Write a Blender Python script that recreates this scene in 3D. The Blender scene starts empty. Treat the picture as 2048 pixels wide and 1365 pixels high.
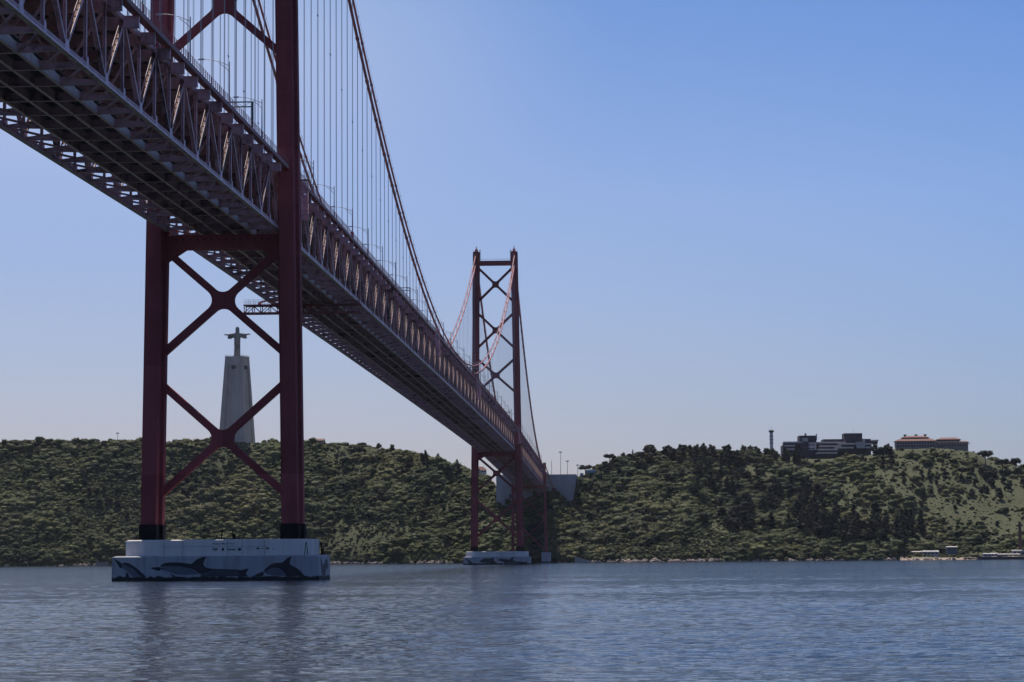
import bpy, math, random
import numpy as np
from mathutils import Vector, Matrix, noise

S = bpy.context.scene
COL = S.collection
R = math.radians
rnd = random.Random(11)

# ---------------------------------------------------------------- camera, sky, sun, exposure
# world: x = to the right across the bridge, y = along the bridge away from the camera, z = up, metres above the river
F_PX, PIC_W = 5081.8, 2048.0
YAW, PITCH, ROLL, PY = 0.04526, 0.09204, 0.00746, -35.145
CAM = Vector((77.38, -483.06, 3.80))
_fh = Vector((-math.sin(YAW), math.cos(YAW), 0.0))
_rt = Vector((math.cos(YAW), math.sin(YAW), 0.0))
_fw = _fh * math.cos(PITCH) + Vector((0, 0, math.sin(PITCH)))
_up = Vector((0, 0, math.cos(PITCH))) - _fh * math.sin(PITCH)
RT = _rt * math.cos(ROLL) - _up * math.sin(ROLL)
UP = _rt * math.sin(ROLL) + _up * math.cos(ROLL)
cam_data = bpy.data.cameras.new('camera')
cam = bpy.data.objects.new('camera', cam_data)
COL.objects.link(cam)
m = Matrix.Identity(4)
for i in range(3):
    m[i][0], m[i][1], m[i][2], m[i][3] = RT[i], UP[i], -_fw[i], CAM[i]
cam.matrix_world = m
cam_data.sensor_width = 36.0
cam_data.lens = F_PX / PIC_W * 36.0
cam_data.shift_y = PY / PIC_W
cam_data.clip_start = 1.0
cam_data.clip_end = 60000.0
S.camera = cam

SUN_EL, SUN_LEFT = 60.0, 15.0          # degrees above the horizon, degrees left of the bridge axis
world = bpy.data.worlds.new('World')
S.world = world
world.use_nodes = True
wn, wl = world.node_tree.nodes, world.node_tree.links
wn.clear()
sky = wn.new('ShaderNodeTexSky')
sky.sky_type = 'NISHITA'
sky.sun_disc = False
sky.sun_elevation = R(SUN_EL)
sky.sun_rotation = R(-SUN_LEFT)
sky.altitude = 0
sky.air_density = 1.0
sky.dust_density = 0.6
sky.ozone_density = 2.2
def wnode(kind, **kw):
    nd = wn.new(kind)
    for k_, v_ in kw.items():
        setattr(nd, k_, v_)
    return nd


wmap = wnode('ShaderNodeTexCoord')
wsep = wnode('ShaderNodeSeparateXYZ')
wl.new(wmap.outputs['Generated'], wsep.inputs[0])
wramp = wnode('ShaderNodeValToRGB')               # air colour by height; unseen upper sky tinted to make fill light less blue
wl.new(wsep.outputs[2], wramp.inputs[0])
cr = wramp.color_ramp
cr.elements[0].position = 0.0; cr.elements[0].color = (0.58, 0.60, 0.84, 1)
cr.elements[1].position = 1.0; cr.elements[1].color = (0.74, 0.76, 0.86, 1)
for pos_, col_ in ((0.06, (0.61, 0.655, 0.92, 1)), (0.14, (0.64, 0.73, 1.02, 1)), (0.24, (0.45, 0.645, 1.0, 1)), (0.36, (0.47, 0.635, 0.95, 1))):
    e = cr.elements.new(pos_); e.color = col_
# paler, slightly rosy air towards the sun's side of the sky
wflat = wnode('ShaderNodeVectorMath', operation='MULTIPLY'); wflat.inputs[1].default_value = (1, 1, 0)
wnorm = wnode('ShaderNodeVectorMath', operation='NORMALIZE')
wdot = wnode('ShaderNodeVectorMath', operation='DOT_PRODUCT')
wdot.inputs[1].default_value = (-math.sin(R(SUN_LEFT)), math.cos(R(SUN_LEFT)), 0)
wrng = wnode('ShaderNodeMapRange'); wrng.inputs[1].default_value = 0.89; wrng.inputs[2].default_value = 1.0
wrng.inputs[3].default_value = 0.0; wrng.inputs[4].default_value = 1.0
wl.new(wmap.outputs['Generated'], wflat.inputs[0]); wl.new(wflat.outputs[0], wnorm.inputs[0]); wl.new(wnorm.outputs[0], wdot.inputs[0])
wl.new(wdot.outputs['Value'], wrng.inputs[0])
wtint = wnode('ShaderNodeMix', data_type='RGBA')
wtint.inputs[6].default_value = (0.90, 0.95, 1.0, 1); wtint.inputs[7].default_value = (1.20, 1.05, 0.97, 1)
wl.new(wrng.outputs[0], wtint.inputs[0])
waz = wnode('ShaderNodeMapRange', interpolation_type='SMOOTHSTEP'); waz.inputs[1].default_value = 0.965; waz.inputs[2].default_value = 1.0
wel = wnode('ShaderNodeMapRange', interpolation_type='SMOOTHSTEP'); wel.inputs[1].default_value = 0.125; wel.inputs[2].default_value = 0.215
wl.new(wdot.outputs['Value'], waz.inputs[0]); wl.new(wsep.outputs[2], wel.inputs[0])
wboth = wnode('ShaderNodeMath', operation='MULTIPLY')
wl.new(waz.outputs[0], wboth.inputs[0]); wl.new(wel.outputs[0], wboth.inputs[1])
waur = wnode('ShaderNodeMix', data_type='RGBA')
waur.inputs[6].default_value = (1, 1, 1, 1); waur.inputs[7].default_value = (1.85, 1.40, 1.06, 1)
wl.new(wboth.outputs[0], waur.inputs[0])
wmul3 = wnode('ShaderNodeMix', data_type='RGBA', blend_type='MULTIPLY'); wmul3.inputs[0].default_value = 1.0
wmul = wnode('ShaderNodeMix', data_type='RGBA', blend_type='MULTIPLY'); wmul.inputs[0].default_value = 1.0
wmul2 = wnode('ShaderNodeMix', data_type='RGBA', blend_type='MULTIPLY'); wmul2.inputs[0].default_value = 1.0
bg = wn.new('ShaderNodeBackground')
wout = wn.new('ShaderNodeOutputWorld')
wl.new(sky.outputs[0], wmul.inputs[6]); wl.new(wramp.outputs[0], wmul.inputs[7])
wl.new(wmul.outputs[2], wmul2.inputs[6]); wl.new(wtint.outputs[2], wmul2.inputs[7])
wl.new(wmul2.outputs[2], wmul3.inputs[6]); wl.new(waur.outputs[2], wmul3.inputs[7])
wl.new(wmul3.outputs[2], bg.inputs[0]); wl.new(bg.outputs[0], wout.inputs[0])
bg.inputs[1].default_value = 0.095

sun_data = bpy.data.lights.new('sun', 'SUN')
sun_data.energy = 4.6
sun_data.angle = R(0.53)
sun_data.color = (1.0, 0.93, 0.84)
sun = bpy.data.objects.new('sun', sun_data)
COL.objects.link(sun)
TO_SUN = Vector((-math.sin(R(SUN_LEFT)) * math.cos(R(SUN_EL)), math.cos(R(SUN_LEFT)) * math.cos(R(SUN_EL)), math.sin(R(SUN_EL))))
sun.rotation_euler = TO_SUN.to_track_quat('Z', 'Y').to_euler()
sun.location = (0, 0, 400)

S.view_settings.view_transform = 'Standard'
S.view_settings.look = 'None'
S.view_settings.exposure = 0.0
S.view_settings.gamma = 1.0
S.view_settings.use_curve_mapping = False
S.cycles.use_denoising = True
S.cycles.max_bounces = 5
S.cycles.diffuse_bounces = 3
S.cycles.glossy_bounces = 2
S.cycles.transparent_max_bounces = 6
S.cycles.volume_bounces = 0
S.cycles.sample_clamp_direct = 1.2
S.cycles.sample_clamp_indirect = 2.0


def direction(px, py):
    """Direction of a picture point, scaled to one metre of horizontal depth."""
    X, Y = px - 1024.0, py - 682.5 - PY
    c, s = math.cos(ROLL), math.sin(ROLL)
    xx, yy = X * c - Y * s, X * s + Y * c
    r, u = xx / F_PX, -yy / F_PX
    c, s = math.cos(PITCH), math.sin(PITCH)
    d, v = c - u * s, s + u * c
    return (_fh * d + _rt * r + Vector((0, 0, v))) / d


def at(px, py, depth):
    return CAM + direction(px, py) * depth


def to_px(p):
    d = Vector(p) - CAM
    w = d.dot(_fw)
    return 1024 + F_PX * d.dot(RT) / w, 682.5 + PY - F_PX * d.dot(UP) / w


# ---------------------------------------------------------------- materials
MATS = {}


def material(name, rgb, rough=0.7, var=0.25, scale=0.4, bump=0.0, metallic=0.0, second=None, amount=0.5, stretch=(1, 1, 1), spec=0.4, emit=None):
    """Principled surface whose colour wanders with a world-space noise; `second` is a stain colour that breaks through in patches."""
    if name in MATS:
        return MATS[name]
    mt = bpy.data.materials.new(name)
    mt.use_nodes = True
    n, l = mt.node_tree.nodes, mt.node_tree.links
    b = n['Principled BSDF']
    b.inputs['Roughness'].default_value = rough
    b.inputs['Metallic'].default_value = metallic
    b.inputs['Specular IOR Level'].default_value = spec
    g = n.new('ShaderNodeNewGeometry')
    mp = n.new('ShaderNodeMapping')
    mp.inputs['Scale'].default_value = stretch
    l.new(g.outputs['Position'], mp.inputs[0])
    t = n.new('ShaderNodeTexNoise')
    t.inputs['Scale'].default_value = scale
    t.inputs['Detail'].default_value = 6.0
    t.inputs['Roughness'].default_value = 0.62
    l.new(mp.outputs[0], t.inputs['Vector'])
    r = n.new('ShaderNodeValToRGB')
    r.color_ramp.elements[0].position = 0.3
    r.color_ramp.elements[1].position = 0.7
    r.color_ramp.elements[0].color = (*[c * (1 - var) for c in rgb], 1)
    r.color_ramp.elements[1].color = (*[min(1, c * (1 + var)) for c in rgb], 1)
    l.new(t.outputs['Fac'], r.inputs[0])
    out = r.outputs[0]
    if second:
        t2 = n.new('ShaderNodeTexNoise')
        t2.inputs['Scale'].default_value = scale * 0.37
        t2.inputs['Detail'].default_value = 8.0
        t2.inputs['Roughness'].default_value = 0.7
        l.new(mp.outputs[0], t2.inputs['Vector'])
        r2 = n.new('ShaderNodeValToRGB')
        r2.color_ramp.elements[0].position = 0.5 + (0.5 - amount) * 0.3
        r2.color_ramp.elements[1].position = 0.62 + (0.5 - amount) * 0.3
        l.new(t2.outputs['Fac'], r2.inputs[0])
        mx = n.new('ShaderNodeMix'); mx.data_type = 'RGBA'
        l.new(r2.outputs[0], mx.inputs[0]); l.new(out, mx.inputs[6])
        mx.inputs[7].default_value = (*second, 1)
        out = mx.outputs[2]
    l.new(out, b.inputs['Base Color'])
    if bump:
        bp = n.new('ShaderNodeBump')
        bp.inputs['Strength'].default_value = 0.5
        bp.inputs['Distance'].default_value = bump
        l.new(t.outputs['Fac'], bp.inputs['Height']); l.new(bp.outputs[0], b.inputs['Normal'])
    if emit:
        b.inputs['Emission Color'].default_value = (*emit[:3], 1)
        b.inputs['Emission Strength'].default_value = emit[3]
    MATS[name] = mt
    return mt


def foliage(name, rgb, rgb2, dry, patch=0.012):
    """Leaf material: each plant picks its own tone, patches of the hillside are drier."""
    mt = bpy.data.materials.new(name)
    mt.use_nodes = True
    n, l = mt.node_tree.nodes, mt.node_tree.links
    b = n['Principled BSDF']
    b.inputs['Roughness'].default_value = 0.75
    b.inputs['Specular IOR Level'].default_value = 0.2
    oi = n.new('ShaderNodeObjectInfo')
    m1 = n.new('ShaderNodeMix'); m1.data_type = 'RGBA'
    m1.inputs[6].default_value = (*rgb, 1); m1.inputs[7].default_value = (*rgb2, 1)
    l.new(oi.outputs['Random'], m1.inputs[0])
    g = n.new('ShaderNodeNewGeometry')
    t = n.new('ShaderNodeTexNoise'); t.inputs['Scale'].default_value = patch; t.inputs['Detail'].default_value = 5
    l.new(g.outputs['Position'], t.inputs['Vector'])
    r = n.new('ShaderNodeValToRGB')
    r.color_ramp.elements[0].position = 0.50; r.color_ramp.elements[1].position = 0.66
    r.color_ramp.elements[0].color = (0, 0, 0, 1); r.color_ramp.elements[1].color = (0.75, 0.75, 0.75, 1)
    l.new(t.outputs['Fac'], r.inputs[0])
    m2 = n.new('ShaderNodeMix'); m2.data_type = 'RGBA'
    l.new(r.outputs[0], m2.inputs[0]); l.new(m1.outputs[2], m2.inputs[6])
    m2.inputs[7].default_value = (*dry, 1)
    t3 = n.new('ShaderNodeTexNoise'); t3.inputs['Scale'].default_value = 0.9; t3.inputs['Detail'].default_value = 2
    l.new(g.outputs['Position'], t3.inputs['Vector'])
    mr = n.new('ShaderNodeMapRange'); mr.inputs[1].default_value = 0.3; mr.inputs[2].default_value = 0.7
    mr.inputs[3].default_value = 0.65; mr.inputs[4].default_value = 1.35
    l.new(t3.outputs['Fac'], mr.inputs[0])
    m3 = n.new('ShaderNodeMix'); m3.data_type = 'RGBA'; m3.blend_type = 'MULTIPLY'; m3.inputs[0].default_value = 1
    l.new(m2.outputs[2], m3.inputs[6]); l.new(mr.outputs[0], m3.inputs[7])
    l.new(m3.outputs[2], b.inputs['Base Color'])
    tl = n.new('ShaderNodeBsdfTranslucent'); l.new(m3.outputs[2], tl.inputs['Color'])
    ms = n.new('ShaderNodeMixShader'); ms.inputs[0].default_value = 0.3
    l.new(b.outputs[0], ms.inputs[1]); l.new(tl.outputs[0], ms.inputs[2])
    l.new(ms.outputs[0], n['Material Output'].inputs['Surface'])
    MATS[name] = mt
    return mt


TOWER_RED = material('tower_paint', (0.30, 0.072, 0.078), 0.8, 0.22, 0.12, second=(0.21, 0.046, 0.05), stretch=(1, 1, 0.25), spec=0.12)
TRUSS = material('truss_paint', (0.58, 0.34, 0.375), 0.5, 0.25, 0.35, second=(0.13, 0.062, 0.062), amount=0.45)
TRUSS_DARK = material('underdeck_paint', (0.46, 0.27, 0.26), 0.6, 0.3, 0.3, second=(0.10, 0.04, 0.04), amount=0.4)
CHORD = material('chord_paint', (0.70, 0.44, 0.53), 0.45, 0.2, 0.3, second=(0.17, 0.10, 0.11), amount=0.35)
HAUNCH = material('haunch_grey', (0.50, 0.42, 0.40), 0.6, 0.2, 0.4)
DIAG = material('diagonal_web', (0.30, 0.17, 0.145), 0.7, 0.2, 0.4, spec=0.08)
DECK_EDGE = material('deck_edge_red', (0.26, 0.075, 0.078), 0.6, 0.25, 0.4, second=(0.20, 0.12, 0.12), amount=0.4)
ASPHALT = material('asphalt', (0.05, 0.05, 0.052), 0.9, 0.3, 0.8)
CABLE_RED = material('cable_paint', (0.44, 0.15, 0.14), 0.55, 0.2, 0.3)
ROPE = material('hanger_rope', (0.34, 0.34, 0.38), 0.5, 0.2, 0.3)
BLACK = material('leg_shoe_black', (0.009, 0.009, 0.010), 0.9, 0.3, 0.4, spec=0.1)
GALV = material('galvanised', (0.26, 0.27, 0.28), 0.45, 0.2, 0.8, metallic=0.3)
GREEN_STEEL = material('gantry_green', (0.06, 0.11, 0.09), 0.5, 0.2, 0.6)
CONC = material('grey_concrete', (0.36, 0.345, 0.34), 0.85, 0.2, 0.08, second=(0.22, 0.21, 0.20), amount=0.4, stretch=(1, 1, 0.3))
STATUE_MAT = material('statue_stone', (0.30, 0.255, 0.205), 0.85, 0.25, 0.2, second=(0.15, 0.14, 0.125))
PEDESTAL_MAT = material('pedestal_concrete', (0.58, 0.44, 0.355), 0.85, 0.2, 0.1, second=(0.44, 0.335, 0.275), stretch=(1, 1, 0.25))
GLASS = material('window_glass', (0.03, 0.035, 0.045), 0.15, 0.2, 0.5)
WHITE = material('white_paint', (0.50, 0.48, 0.46), 0.7, 0.15, 0.4)
TERRACOTTA = material('terracotta_tiles', (0.20, 0.085, 0.068), 0.8, 0.3, 0.5)
DARK_CLAD = material('dark_cladding', (0.055, 0.045, 0.055), 0.7, 0.3, 0.3)
PALE_CLAD = material('pale_render', (0.50, 0.45, 0.43), 0.8, 0.2, 0.2)
BRICK = material('chimney_brick', (0.12, 0.06, 0.05), 0.85, 0.3, 0.6)
TRUNK = material('bark', (0.07, 0.052, 0.04), 0.9, 0.3, 1.5)
ROCK = material('rock', (0.40, 0.32, 0.265), 0.9, 0.35, 0.25, second=(0.10, 0.085, 0.075))
SAND = material('sand', (0.30, 0.235, 0.18), 0.95, 0.25, 0.15)
PINK = material('pink_render', (0.42, 0.25, 0.21), 0.8, 0.2, 0.3)
TEAL = material('billboard_blue', (0.10, 0.24, 0.32), 0.5, 0.15, 0.3)
SIGN_RED = material('sign_red', (0.45, 0.05, 0.05), 0.5, 0.1, 1)
SIGN_BLUE = material('sign_blue', (0.03, 0.13, 0.35), 0.5, 0.1, 1)
SIGNAL = material('signal_green', (0.0, 0.25, 0.08), 0.4, 0.05, 1, emit=(0.02, 0.9, 0.25, 0.6))
MURAL_BLACK = material('mural_black', (0.022, 0.024, 0.032), 0.75, 0.2, 0.7)
MURAL_DARK = material('mural_slate', (0.055, 0.06, 0.075), 0.75, 0.15, 0.7)
MURAL_GREY = material('mural_grey', (0.115, 0.13, 0.165), 0.75, 0.15, 0.7)
MURAL_WHITE = material('mural_white', (0.30, 0.32, 0.36), 0.75, 0.12, 0.7)
INK = material('ink', (0.03, 0.03, 0.035), 0.8, 0.1, 1)


def pier_material():
    """Pale painted concrete, rain streaks, and the black weed band of the tide line."""
    mt = bpy.data.materials.new('pier_concrete')
    mt.use_nodes = True
    n, l = mt.node_tree.nodes, mt.node_tree.links
    b = n['Principled BSDF']
    b.inputs['Roughness'].default_value = 0.85
    g = n.new('ShaderNodeNewGeometry')
    mp = n.new('ShaderNodeMapping'); mp.inputs['Scale'].default_value = (0.9, 0.9, 0.07)
    l.new(g.outputs['Position'], mp.inputs[0])
    t = n.new('ShaderNodeTexNoise'); t.inputs['Scale'].default_value = 1.0; t.inputs['Detail'].default_value = 6
    l.new(mp.outputs[0], t.inputs['Vector'])
    r = n.new('ShaderNodeValToRGB')
    r.color_ramp.elements[0].position = 0.32; r.color_ramp.elements[0].color = (0.25, 0.245, 0.25, 1)
    r.color_ramp.elements[1].position = 0.5; r.color_ramp.elements[1].color = (0.37, 0.375, 0.40, 1)
    l.new(t.outputs['Fac'], r.inputs[0])
    sp = n.new('ShaderNodeSeparateXYZ'); l.new(g.outputs['Position'], sp.inputs[0])
    t2 = n.new('ShaderNodeTexNoise'); t2.inputs['Scale'].default_value = 0.8; t2.inputs['Detail'].default_value = 5
    l.new(g.outputs['Position'], t2.inputs['Vector'])
    ad = n.new('ShaderNodeMath'); ad.operation = 'MULTIPLY_ADD'; ad.inputs[1].default_value = -1.4; ad.inputs[2].default_value = 0.62
    l.new(t2.outputs['Fac'], ad.inputs[0])
    ad2 = n.new('ShaderNodeMath'); ad2.operation = 'ADD'
    l.new(sp.outputs[2], ad2.inputs[0]); l.new(ad.outputs[0], ad2.inputs[1])
    r2 = n.new('ShaderNodeValToRGB')
    r2.color_ramp.elements[0].position = 0.55; r2.color_ramp.elements[0].color = (1, 1, 1, 1)
    r2.color_ramp.elements[1].position = 0.85; r2.color_ramp.elements[1].color = (0, 0, 0, 1)
    l.new(ad2.outputs[0], r2.inputs[0])
    mx = n.new('ShaderNodeMix'); mx.data_type = 'RGBA'
    l.new(r2.outputs[0], mx.inputs[0]); l.new(r.outputs[0], mx.inputs[6]); mx.inputs[7].default_value = (0.012, 0.015, 0.014, 1)
    l.new(mx.outputs[2], b.inputs['Base Color'])
    return mt


PIER_MAT = pier_material()
PIER_TOP = material('pier_upper_concrete', (0.68, 0.63, 0.60), 0.85, 0.10, 0.5, second=(0.54, 0.49, 0.47), amount=0.35, stretch=(1, 1, 0.06))  # paler, warmer tone holds the light bounced up from the sunlit ledge


def water_material():
    mt = bpy.data.materials.new('river_water')
    mt.use_nodes = True
    n, l = mt.node_tree.nodes, mt.node_tree.links
    b = n['Principled BSDF']
    b.inputs['Base Color'].default_value = (0.020, 0.030, 0.036, 1)
    b.inputs['Roughness'].default_value = 0.07
    b.inputs['Specular Tint'].default_value = (0.66, 0.84, 0.98, 1)
    b.inputs['IOR'].default_value = 1.333
    b.inputs['Specular IOR Level'].default_value = 0.5
    g = n.new('ShaderNodeNewGeometry')
    total = None
    for sc, st, amp, det in ((0.7, (0.35, 1.0, 1), 0.30, 5.0), (4.0, (0.5, 1.0, 1), 0.06, 3.0)):
        mp = n.new('ShaderNodeMapping'); mp.inputs['Scale'].default_value = st
        mp.inputs['Rotation'].default_value = (0, 0, R(12))
        l.new(g.outputs['Position'], mp.inputs[0])
        t = n.new('ShaderNodeTexNoise'); t.inputs['Scale'].default_value = sc; t.inputs['Detail'].default_value = det
        t.inputs['Roughness'].default_value = 0.62
        l.new(mp.outputs[0], t.inputs['Vector'])
        mu = n.new('ShaderNodeMath'); mu.operation = 'MULTIPLY'; mu.inputs[1].default_value = amp
        l.new(t.outputs['Fac'], mu.inputs[0])
        if total is None:
            total = mu.outputs[0]
        else:
            ad = n.new('ShaderNodeMath'); ad.operation = 'ADD'
            l.new(total, ad.inputs[0]); l.new(mu.outputs[0], ad.inputs[1]); total = ad.outputs[0]
    # gusts: broad streaks where the chop is weaker or stronger
    mp = n.new('ShaderNodeMapping'); mp.inputs['Scale'].default_value = (0.02, 0.11, 1)
    l.new(g.outputs['Position'], mp.inputs[0])
    t = n.new('ShaderNodeTexNoise'); t.inputs['Scale'].default_value = 1.0; t.inputs['Detail'].default_value = 7; t.inputs['Roughness'].default_value = 0.65
    l.new(mp.outputs[0], t.inputs['Vector'])
    mr = n.new('ShaderNodeMapRange'); mr.inputs[1].default_value = 0.33; mr.inputs[2].default_value = 0.67
    mr.inputs[3].default_value = 0.45; mr.inputs[4].default_value = 1.45
    l.new(t.outputs['Fac'], mr.inputs[0])
    mu = n.new('ShaderNodeMath'); mu.operation = 'MULTIPLY'
    l.new(total, mu.inputs[0]); l.new(mr.outputs[0], mu.inputs[1])
    bp = n.new('ShaderNodeBump'); bp.inputs['Strength'].default_value = 1.0; bp.inputs['Distance'].default_value = 1.0
    l.new(mu.outputs[0], bp.inputs['Height']); l.new(bp.outputs[0], b.inputs['Normal'])
    return mt


# ---------------------------------------------------------------- mesh helpers
class MB:
    def __init__(self):
        self.v, self.f = [], []

    def add(self, vs, fs):
        o = len(self.v)
        self.v += [tuple(p) for p in vs]
        self.f += [tuple(i + o for i in f) for f in fs]
        return self

    def box(self, x0, x1, y0, y1, z0, z1):
        return self.add([(x0, y0, z0), (x1, y0, z0), (x1, y1, z0), (x0, y1, z0), (x0, y0, z1), (x1, y0, z1), (x1, y1, z1), (x0, y1, z1)],
                        [(0, 3, 2, 1), (4, 5, 6, 7), (0, 1, 5, 4), (1, 2, 6, 5), (2, 3, 7, 6), (3, 0, 4, 7)])

    def hexa(self, lo, hi):
        """Box between two four-cornered rings."""
        return self.add(list(lo) + list(hi), [(0, 3, 2, 1), (4, 5, 6, 7), (0, 1, 5, 4), (1, 2, 6, 5), (2, 3, 7, 6), (3, 0, 4, 7)])

    def bar(self, p, q, w, h, side=None):
        p, q = Vector(p), Vector(q)
        d = (q - p).normalized()
        s = Vector(side) if side else d.cross(Vector((0, 0, 1)))
        if s.length < 1e-4:
            s = Vector((1, 0, 0))
        s = (s - d * s.dot(d)).normalized()
        u = s.cross(d)
        a, b = s * w / 2, u * h / 2
        return self.hexa([p - a - b, p + a - b, p + a + b, p - a + b], [q - a - b, q + a - b, q + a + b, q - a + b])

    def ibeam(self, p, q, w, h, t=0.05, side=(1, 0, 0)):
        """Two flanges a distance w apart (flange plates h wide) and the web between."""
        p, q = Vector(p), Vector(q)
        d = (q - p).normalized()
        s = Vector(side); s = (s - d * s.dot(d)).normalized()
        for k in (-1, 1):
            self.bar(p + s * k * w / 2, q + s * k * w / 2, t, h, s)
        self.bar(p, q, w - t - 0.004, t, s)
        return self

    def prism_xz(self, poly, y0, y1):
        n = len(poly)
        return self.add([(x, y0, z) for x, z in poly] + [(x, y1, z) for x, z in poly],
                        [tuple(range(n)), tuple(range(2 * n - 1, n - 1, -1))] + [(i, n + i, n + (i + 1) % n, (i + 1) % n) for i in range(n)])

    def prism_yz(self, poly, x0, x1):
        n = len(poly)
        return self.add([(x0, y, z) for y, z in poly] + [(x1, y, z) for y, z in poly],
                        [tuple(range(n - 1, -1, -1)), tuple(range(n, 2 * n))] + [(i, (i + 1) % n, n + (i + 1) % n, n + i) for i in range(n)])

    def prism_xy(self, poly, z0, z1):
        n = len(poly)
        return self.add([(x, y, z0) for x, y in poly] + [(x, y, z1) for x, y in poly],
                        [tuple(range(n - 1, -1, -1)), tuple(range(n, 2 * n))] + [(i, (i + 1) % n, n + (i + 1) % n, n + i) for i in range(n)])

    def tube(self, pts, r, n=6, cap=True):
        pts = [Vector(p) for p in pts]
        rr = r if isinstance(r, (list, tuple)) else [r] * len(pts)
        vs, fs = [], []
        ref = Vector((1, 0, 0))
        for i, p in enumerate(pts):
            d = (pts[min(i + 1, len(pts) - 1)] - pts[max(i - 1, 0)]).normalized()
            a = ref - d * ref.dot(d)
            if a.length < 1e-3:
                a = Vector((0, 1, 0)) - d * d.y
            a.normalize(); b = d.cross(a)
            for k in range(n):
                t = 2 * math.pi * k / n
                vs.append(p + (a * math.cos(t) + b * math.sin(t)) * rr[i])
        for i in range(len(pts) - 1):
            for k in range(n):
                fs.append((i * n + k, i * n + (k + 1) % n, (i + 1) * n + (k + 1) % n, (i + 1) * n + k))
        if cap:
            fs.append(tuple(range(n - 1, -1, -1)))
            fs.append(tuple((len(pts) - 1) * n + k for k in range(n)))
        return self.add(vs, fs)

    def rings(self, rings, closed=True):
        n = len(rings[0])
        vs = [p for r in rings for p in r]
        fs = []
        for i in range(len(rings) - 1):
            for k in range(n):
                fs.append((i * n + k, i * n + (k + 1) % n, (i + 1) * n + (k + 1) % n, (i + 1) * n + k))
        if closed:
            fs.append(tuple(range(n - 1, -1, -1))); fs.append(tuple((len(rings) - 1) * n + k for k in range(n)))
        return self.add(vs, fs)

    def mesh(self, name, mat, smooth=False):
        me = bpy.data.meshes.new(name)
        me.from_pydata(self.v, [], self.f)
        if smooth:
            me.polygons.foreach_set('use_smooth', [True] * len(me.polygons))
        me.materials.append(mat)
        me.update()
        return me

    def build(self, name, mat, parent=None, smooth=False, loc=None):
        return place(name, self.mesh(name, mat, smooth), parent, loc)


def place(name, me, parent=None, loc=None, rot=None, scale=None):
    o = bpy.data.objects.new(name, me)
    COL.objects.link(o)
    if parent is not None:
        o.parent = parent
    if loc is not None:
        o.location = loc
    if rot is not None:
        o.rotation_euler = rot
    if scale is not None:
        o.scale = scale
    return o


def tag(o, label=None, cat=None, group=None, kind=None):
    if label: o['label'] = label
    if cat: o['category'] = cat
    if group: o['group'] = group
    if kind: o['kind'] = kind
    return o


def thing(name, label, cat, loc=(0, 0, 0), rz=0.0, group=None):
    o = bpy.data.objects.new(name, None)
    o.empty_display_size = 0.5
    COL.objects.link(o)
    o.location = loc
    o.rotation_euler = (0, 0, rz)
    return tag(o, label, cat, group)


def copy_thing(src, loc, rz=0.0, scale=1.0, label=None):
    c = src.copy(); COL.objects.link(c)
    c.location = loc; c.rotation_euler = (0, 0, rz)
    c.scale = (scale,) * 3 if not isinstance(scale, (tuple, list)) else scale
    if label: c['label'] = label
    for ch in src.children:
        d = ch.copy(); COL.objects.link(d); d.parent = c
        for g in ch.children:
            h = g.copy(); COL.objects.link(h); h.parent = d
    return c


ONES = ('', 'first', 'second', 'third', 'fourth', 'fifth', 'sixth', 'seventh', 'eighth', 'ninth', 'tenth', 'eleventh', 'twelfth', 'thirteenth', 'fourteenth', 'fifteenth', 'sixteenth', 'seventeenth', 'eighteenth', 'nineteenth')


def ordinal(i):
    if i < 20: return ONES[i]
    tens = ('twenty', 'thirty', 'forty')[i // 10 - 2]
    return tens + '-' + ONES[i % 10] if i % 10 else {'twenty': 'twentieth', 'thirty': 'thirtieth', 'forty': 'fortieth'}[tens]


def arc_fill(P, d1, d2, r, n=7):
    """Corner fill: polygon between corner P, its two edges and a concave arc of radius r."""
    P, d1, d2 = Vector(P), Vector(d1).normalized(), Vector(d2).normalized()
    half = math.acos(max(-1, min(1, d1.dot(d2)))) / 2
    t = r / math.tan(half)
    c = P + (d1 + d2).normalized() * (r / math.sin(half))
    a, b = P + d1 * t, P + d2 * t
    pts = [P]
    va, vb = a - c, b - c
    ang = va.angle_signed(vb)
    for i in range(n + 1):
        k = -ang * i / n
        q = Vector((va.x * math.cos(k) - va.y * math.sin(k), va.x * math.sin(k) + va.y * math.cos(k)))
        pts.append(c + q)
    return [(p.x, p.y) for p in pts]

# ---------------------------------------------------------------- river and hills
SHORE = [  # picture column, row of the bare crest, depth of crest, depth of waterline
    (-700, 905, 2330, 2170), (-300, 893, 2300, 2150), (0, 889, 2280, 2130), (200, 886, 2270, 2120), (450, 886, 2262, 2112), (620, 887, 2255, 2095),
    (720, 894, 2240, 2080), (800, 906, 2220, 2062), (860, 920, 2195, 2045), (920, 938, 2165, 2025), (960, 956, 2150, 2014),
    (1000, 980, 2112, 2004), (1060, 987, 2086, 1996), (1110, 984, 2086, 1990), (1150, 968, 2110, 1986), (1200, 934, 2150, 1980),
    (1300, 909, 2165, 1970), (1400, 902, 2175, 1962), (1500, 905, 2185, 1953), (1570, 914, 2205, 1947), (1640, 919, 2215, 1943), (1720, 915, 2222, 1940),
    (1790, 899, 2230, 1936), (1880, 897, 2232, 1928), (1945, 903, 2232, 1922), (1990, 922, 2230, 1918), (2048, 934, 2228, 1910),
    (2150, 940, 2225, 1900), (2400, 950, 2220, 1870), (2800, 960, 2200, 1830)]


def shore_row(u):
    for a, b in zip(SHORE, SHORE[1:]):
        if u <= b[0]:
            k = max(0.0, (u - a[0]) / (b[0] - a[0]))
            k = k * k * (3 - 2 * k)
            return [a[i] + (b[i] - a[i]) * k for i in (1, 2, 3)]
    return list(SHORE[-1][1:])


def horizon_row(u):
    return 1116.46 - (u - 1024) * math.tan(ROLL)


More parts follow.
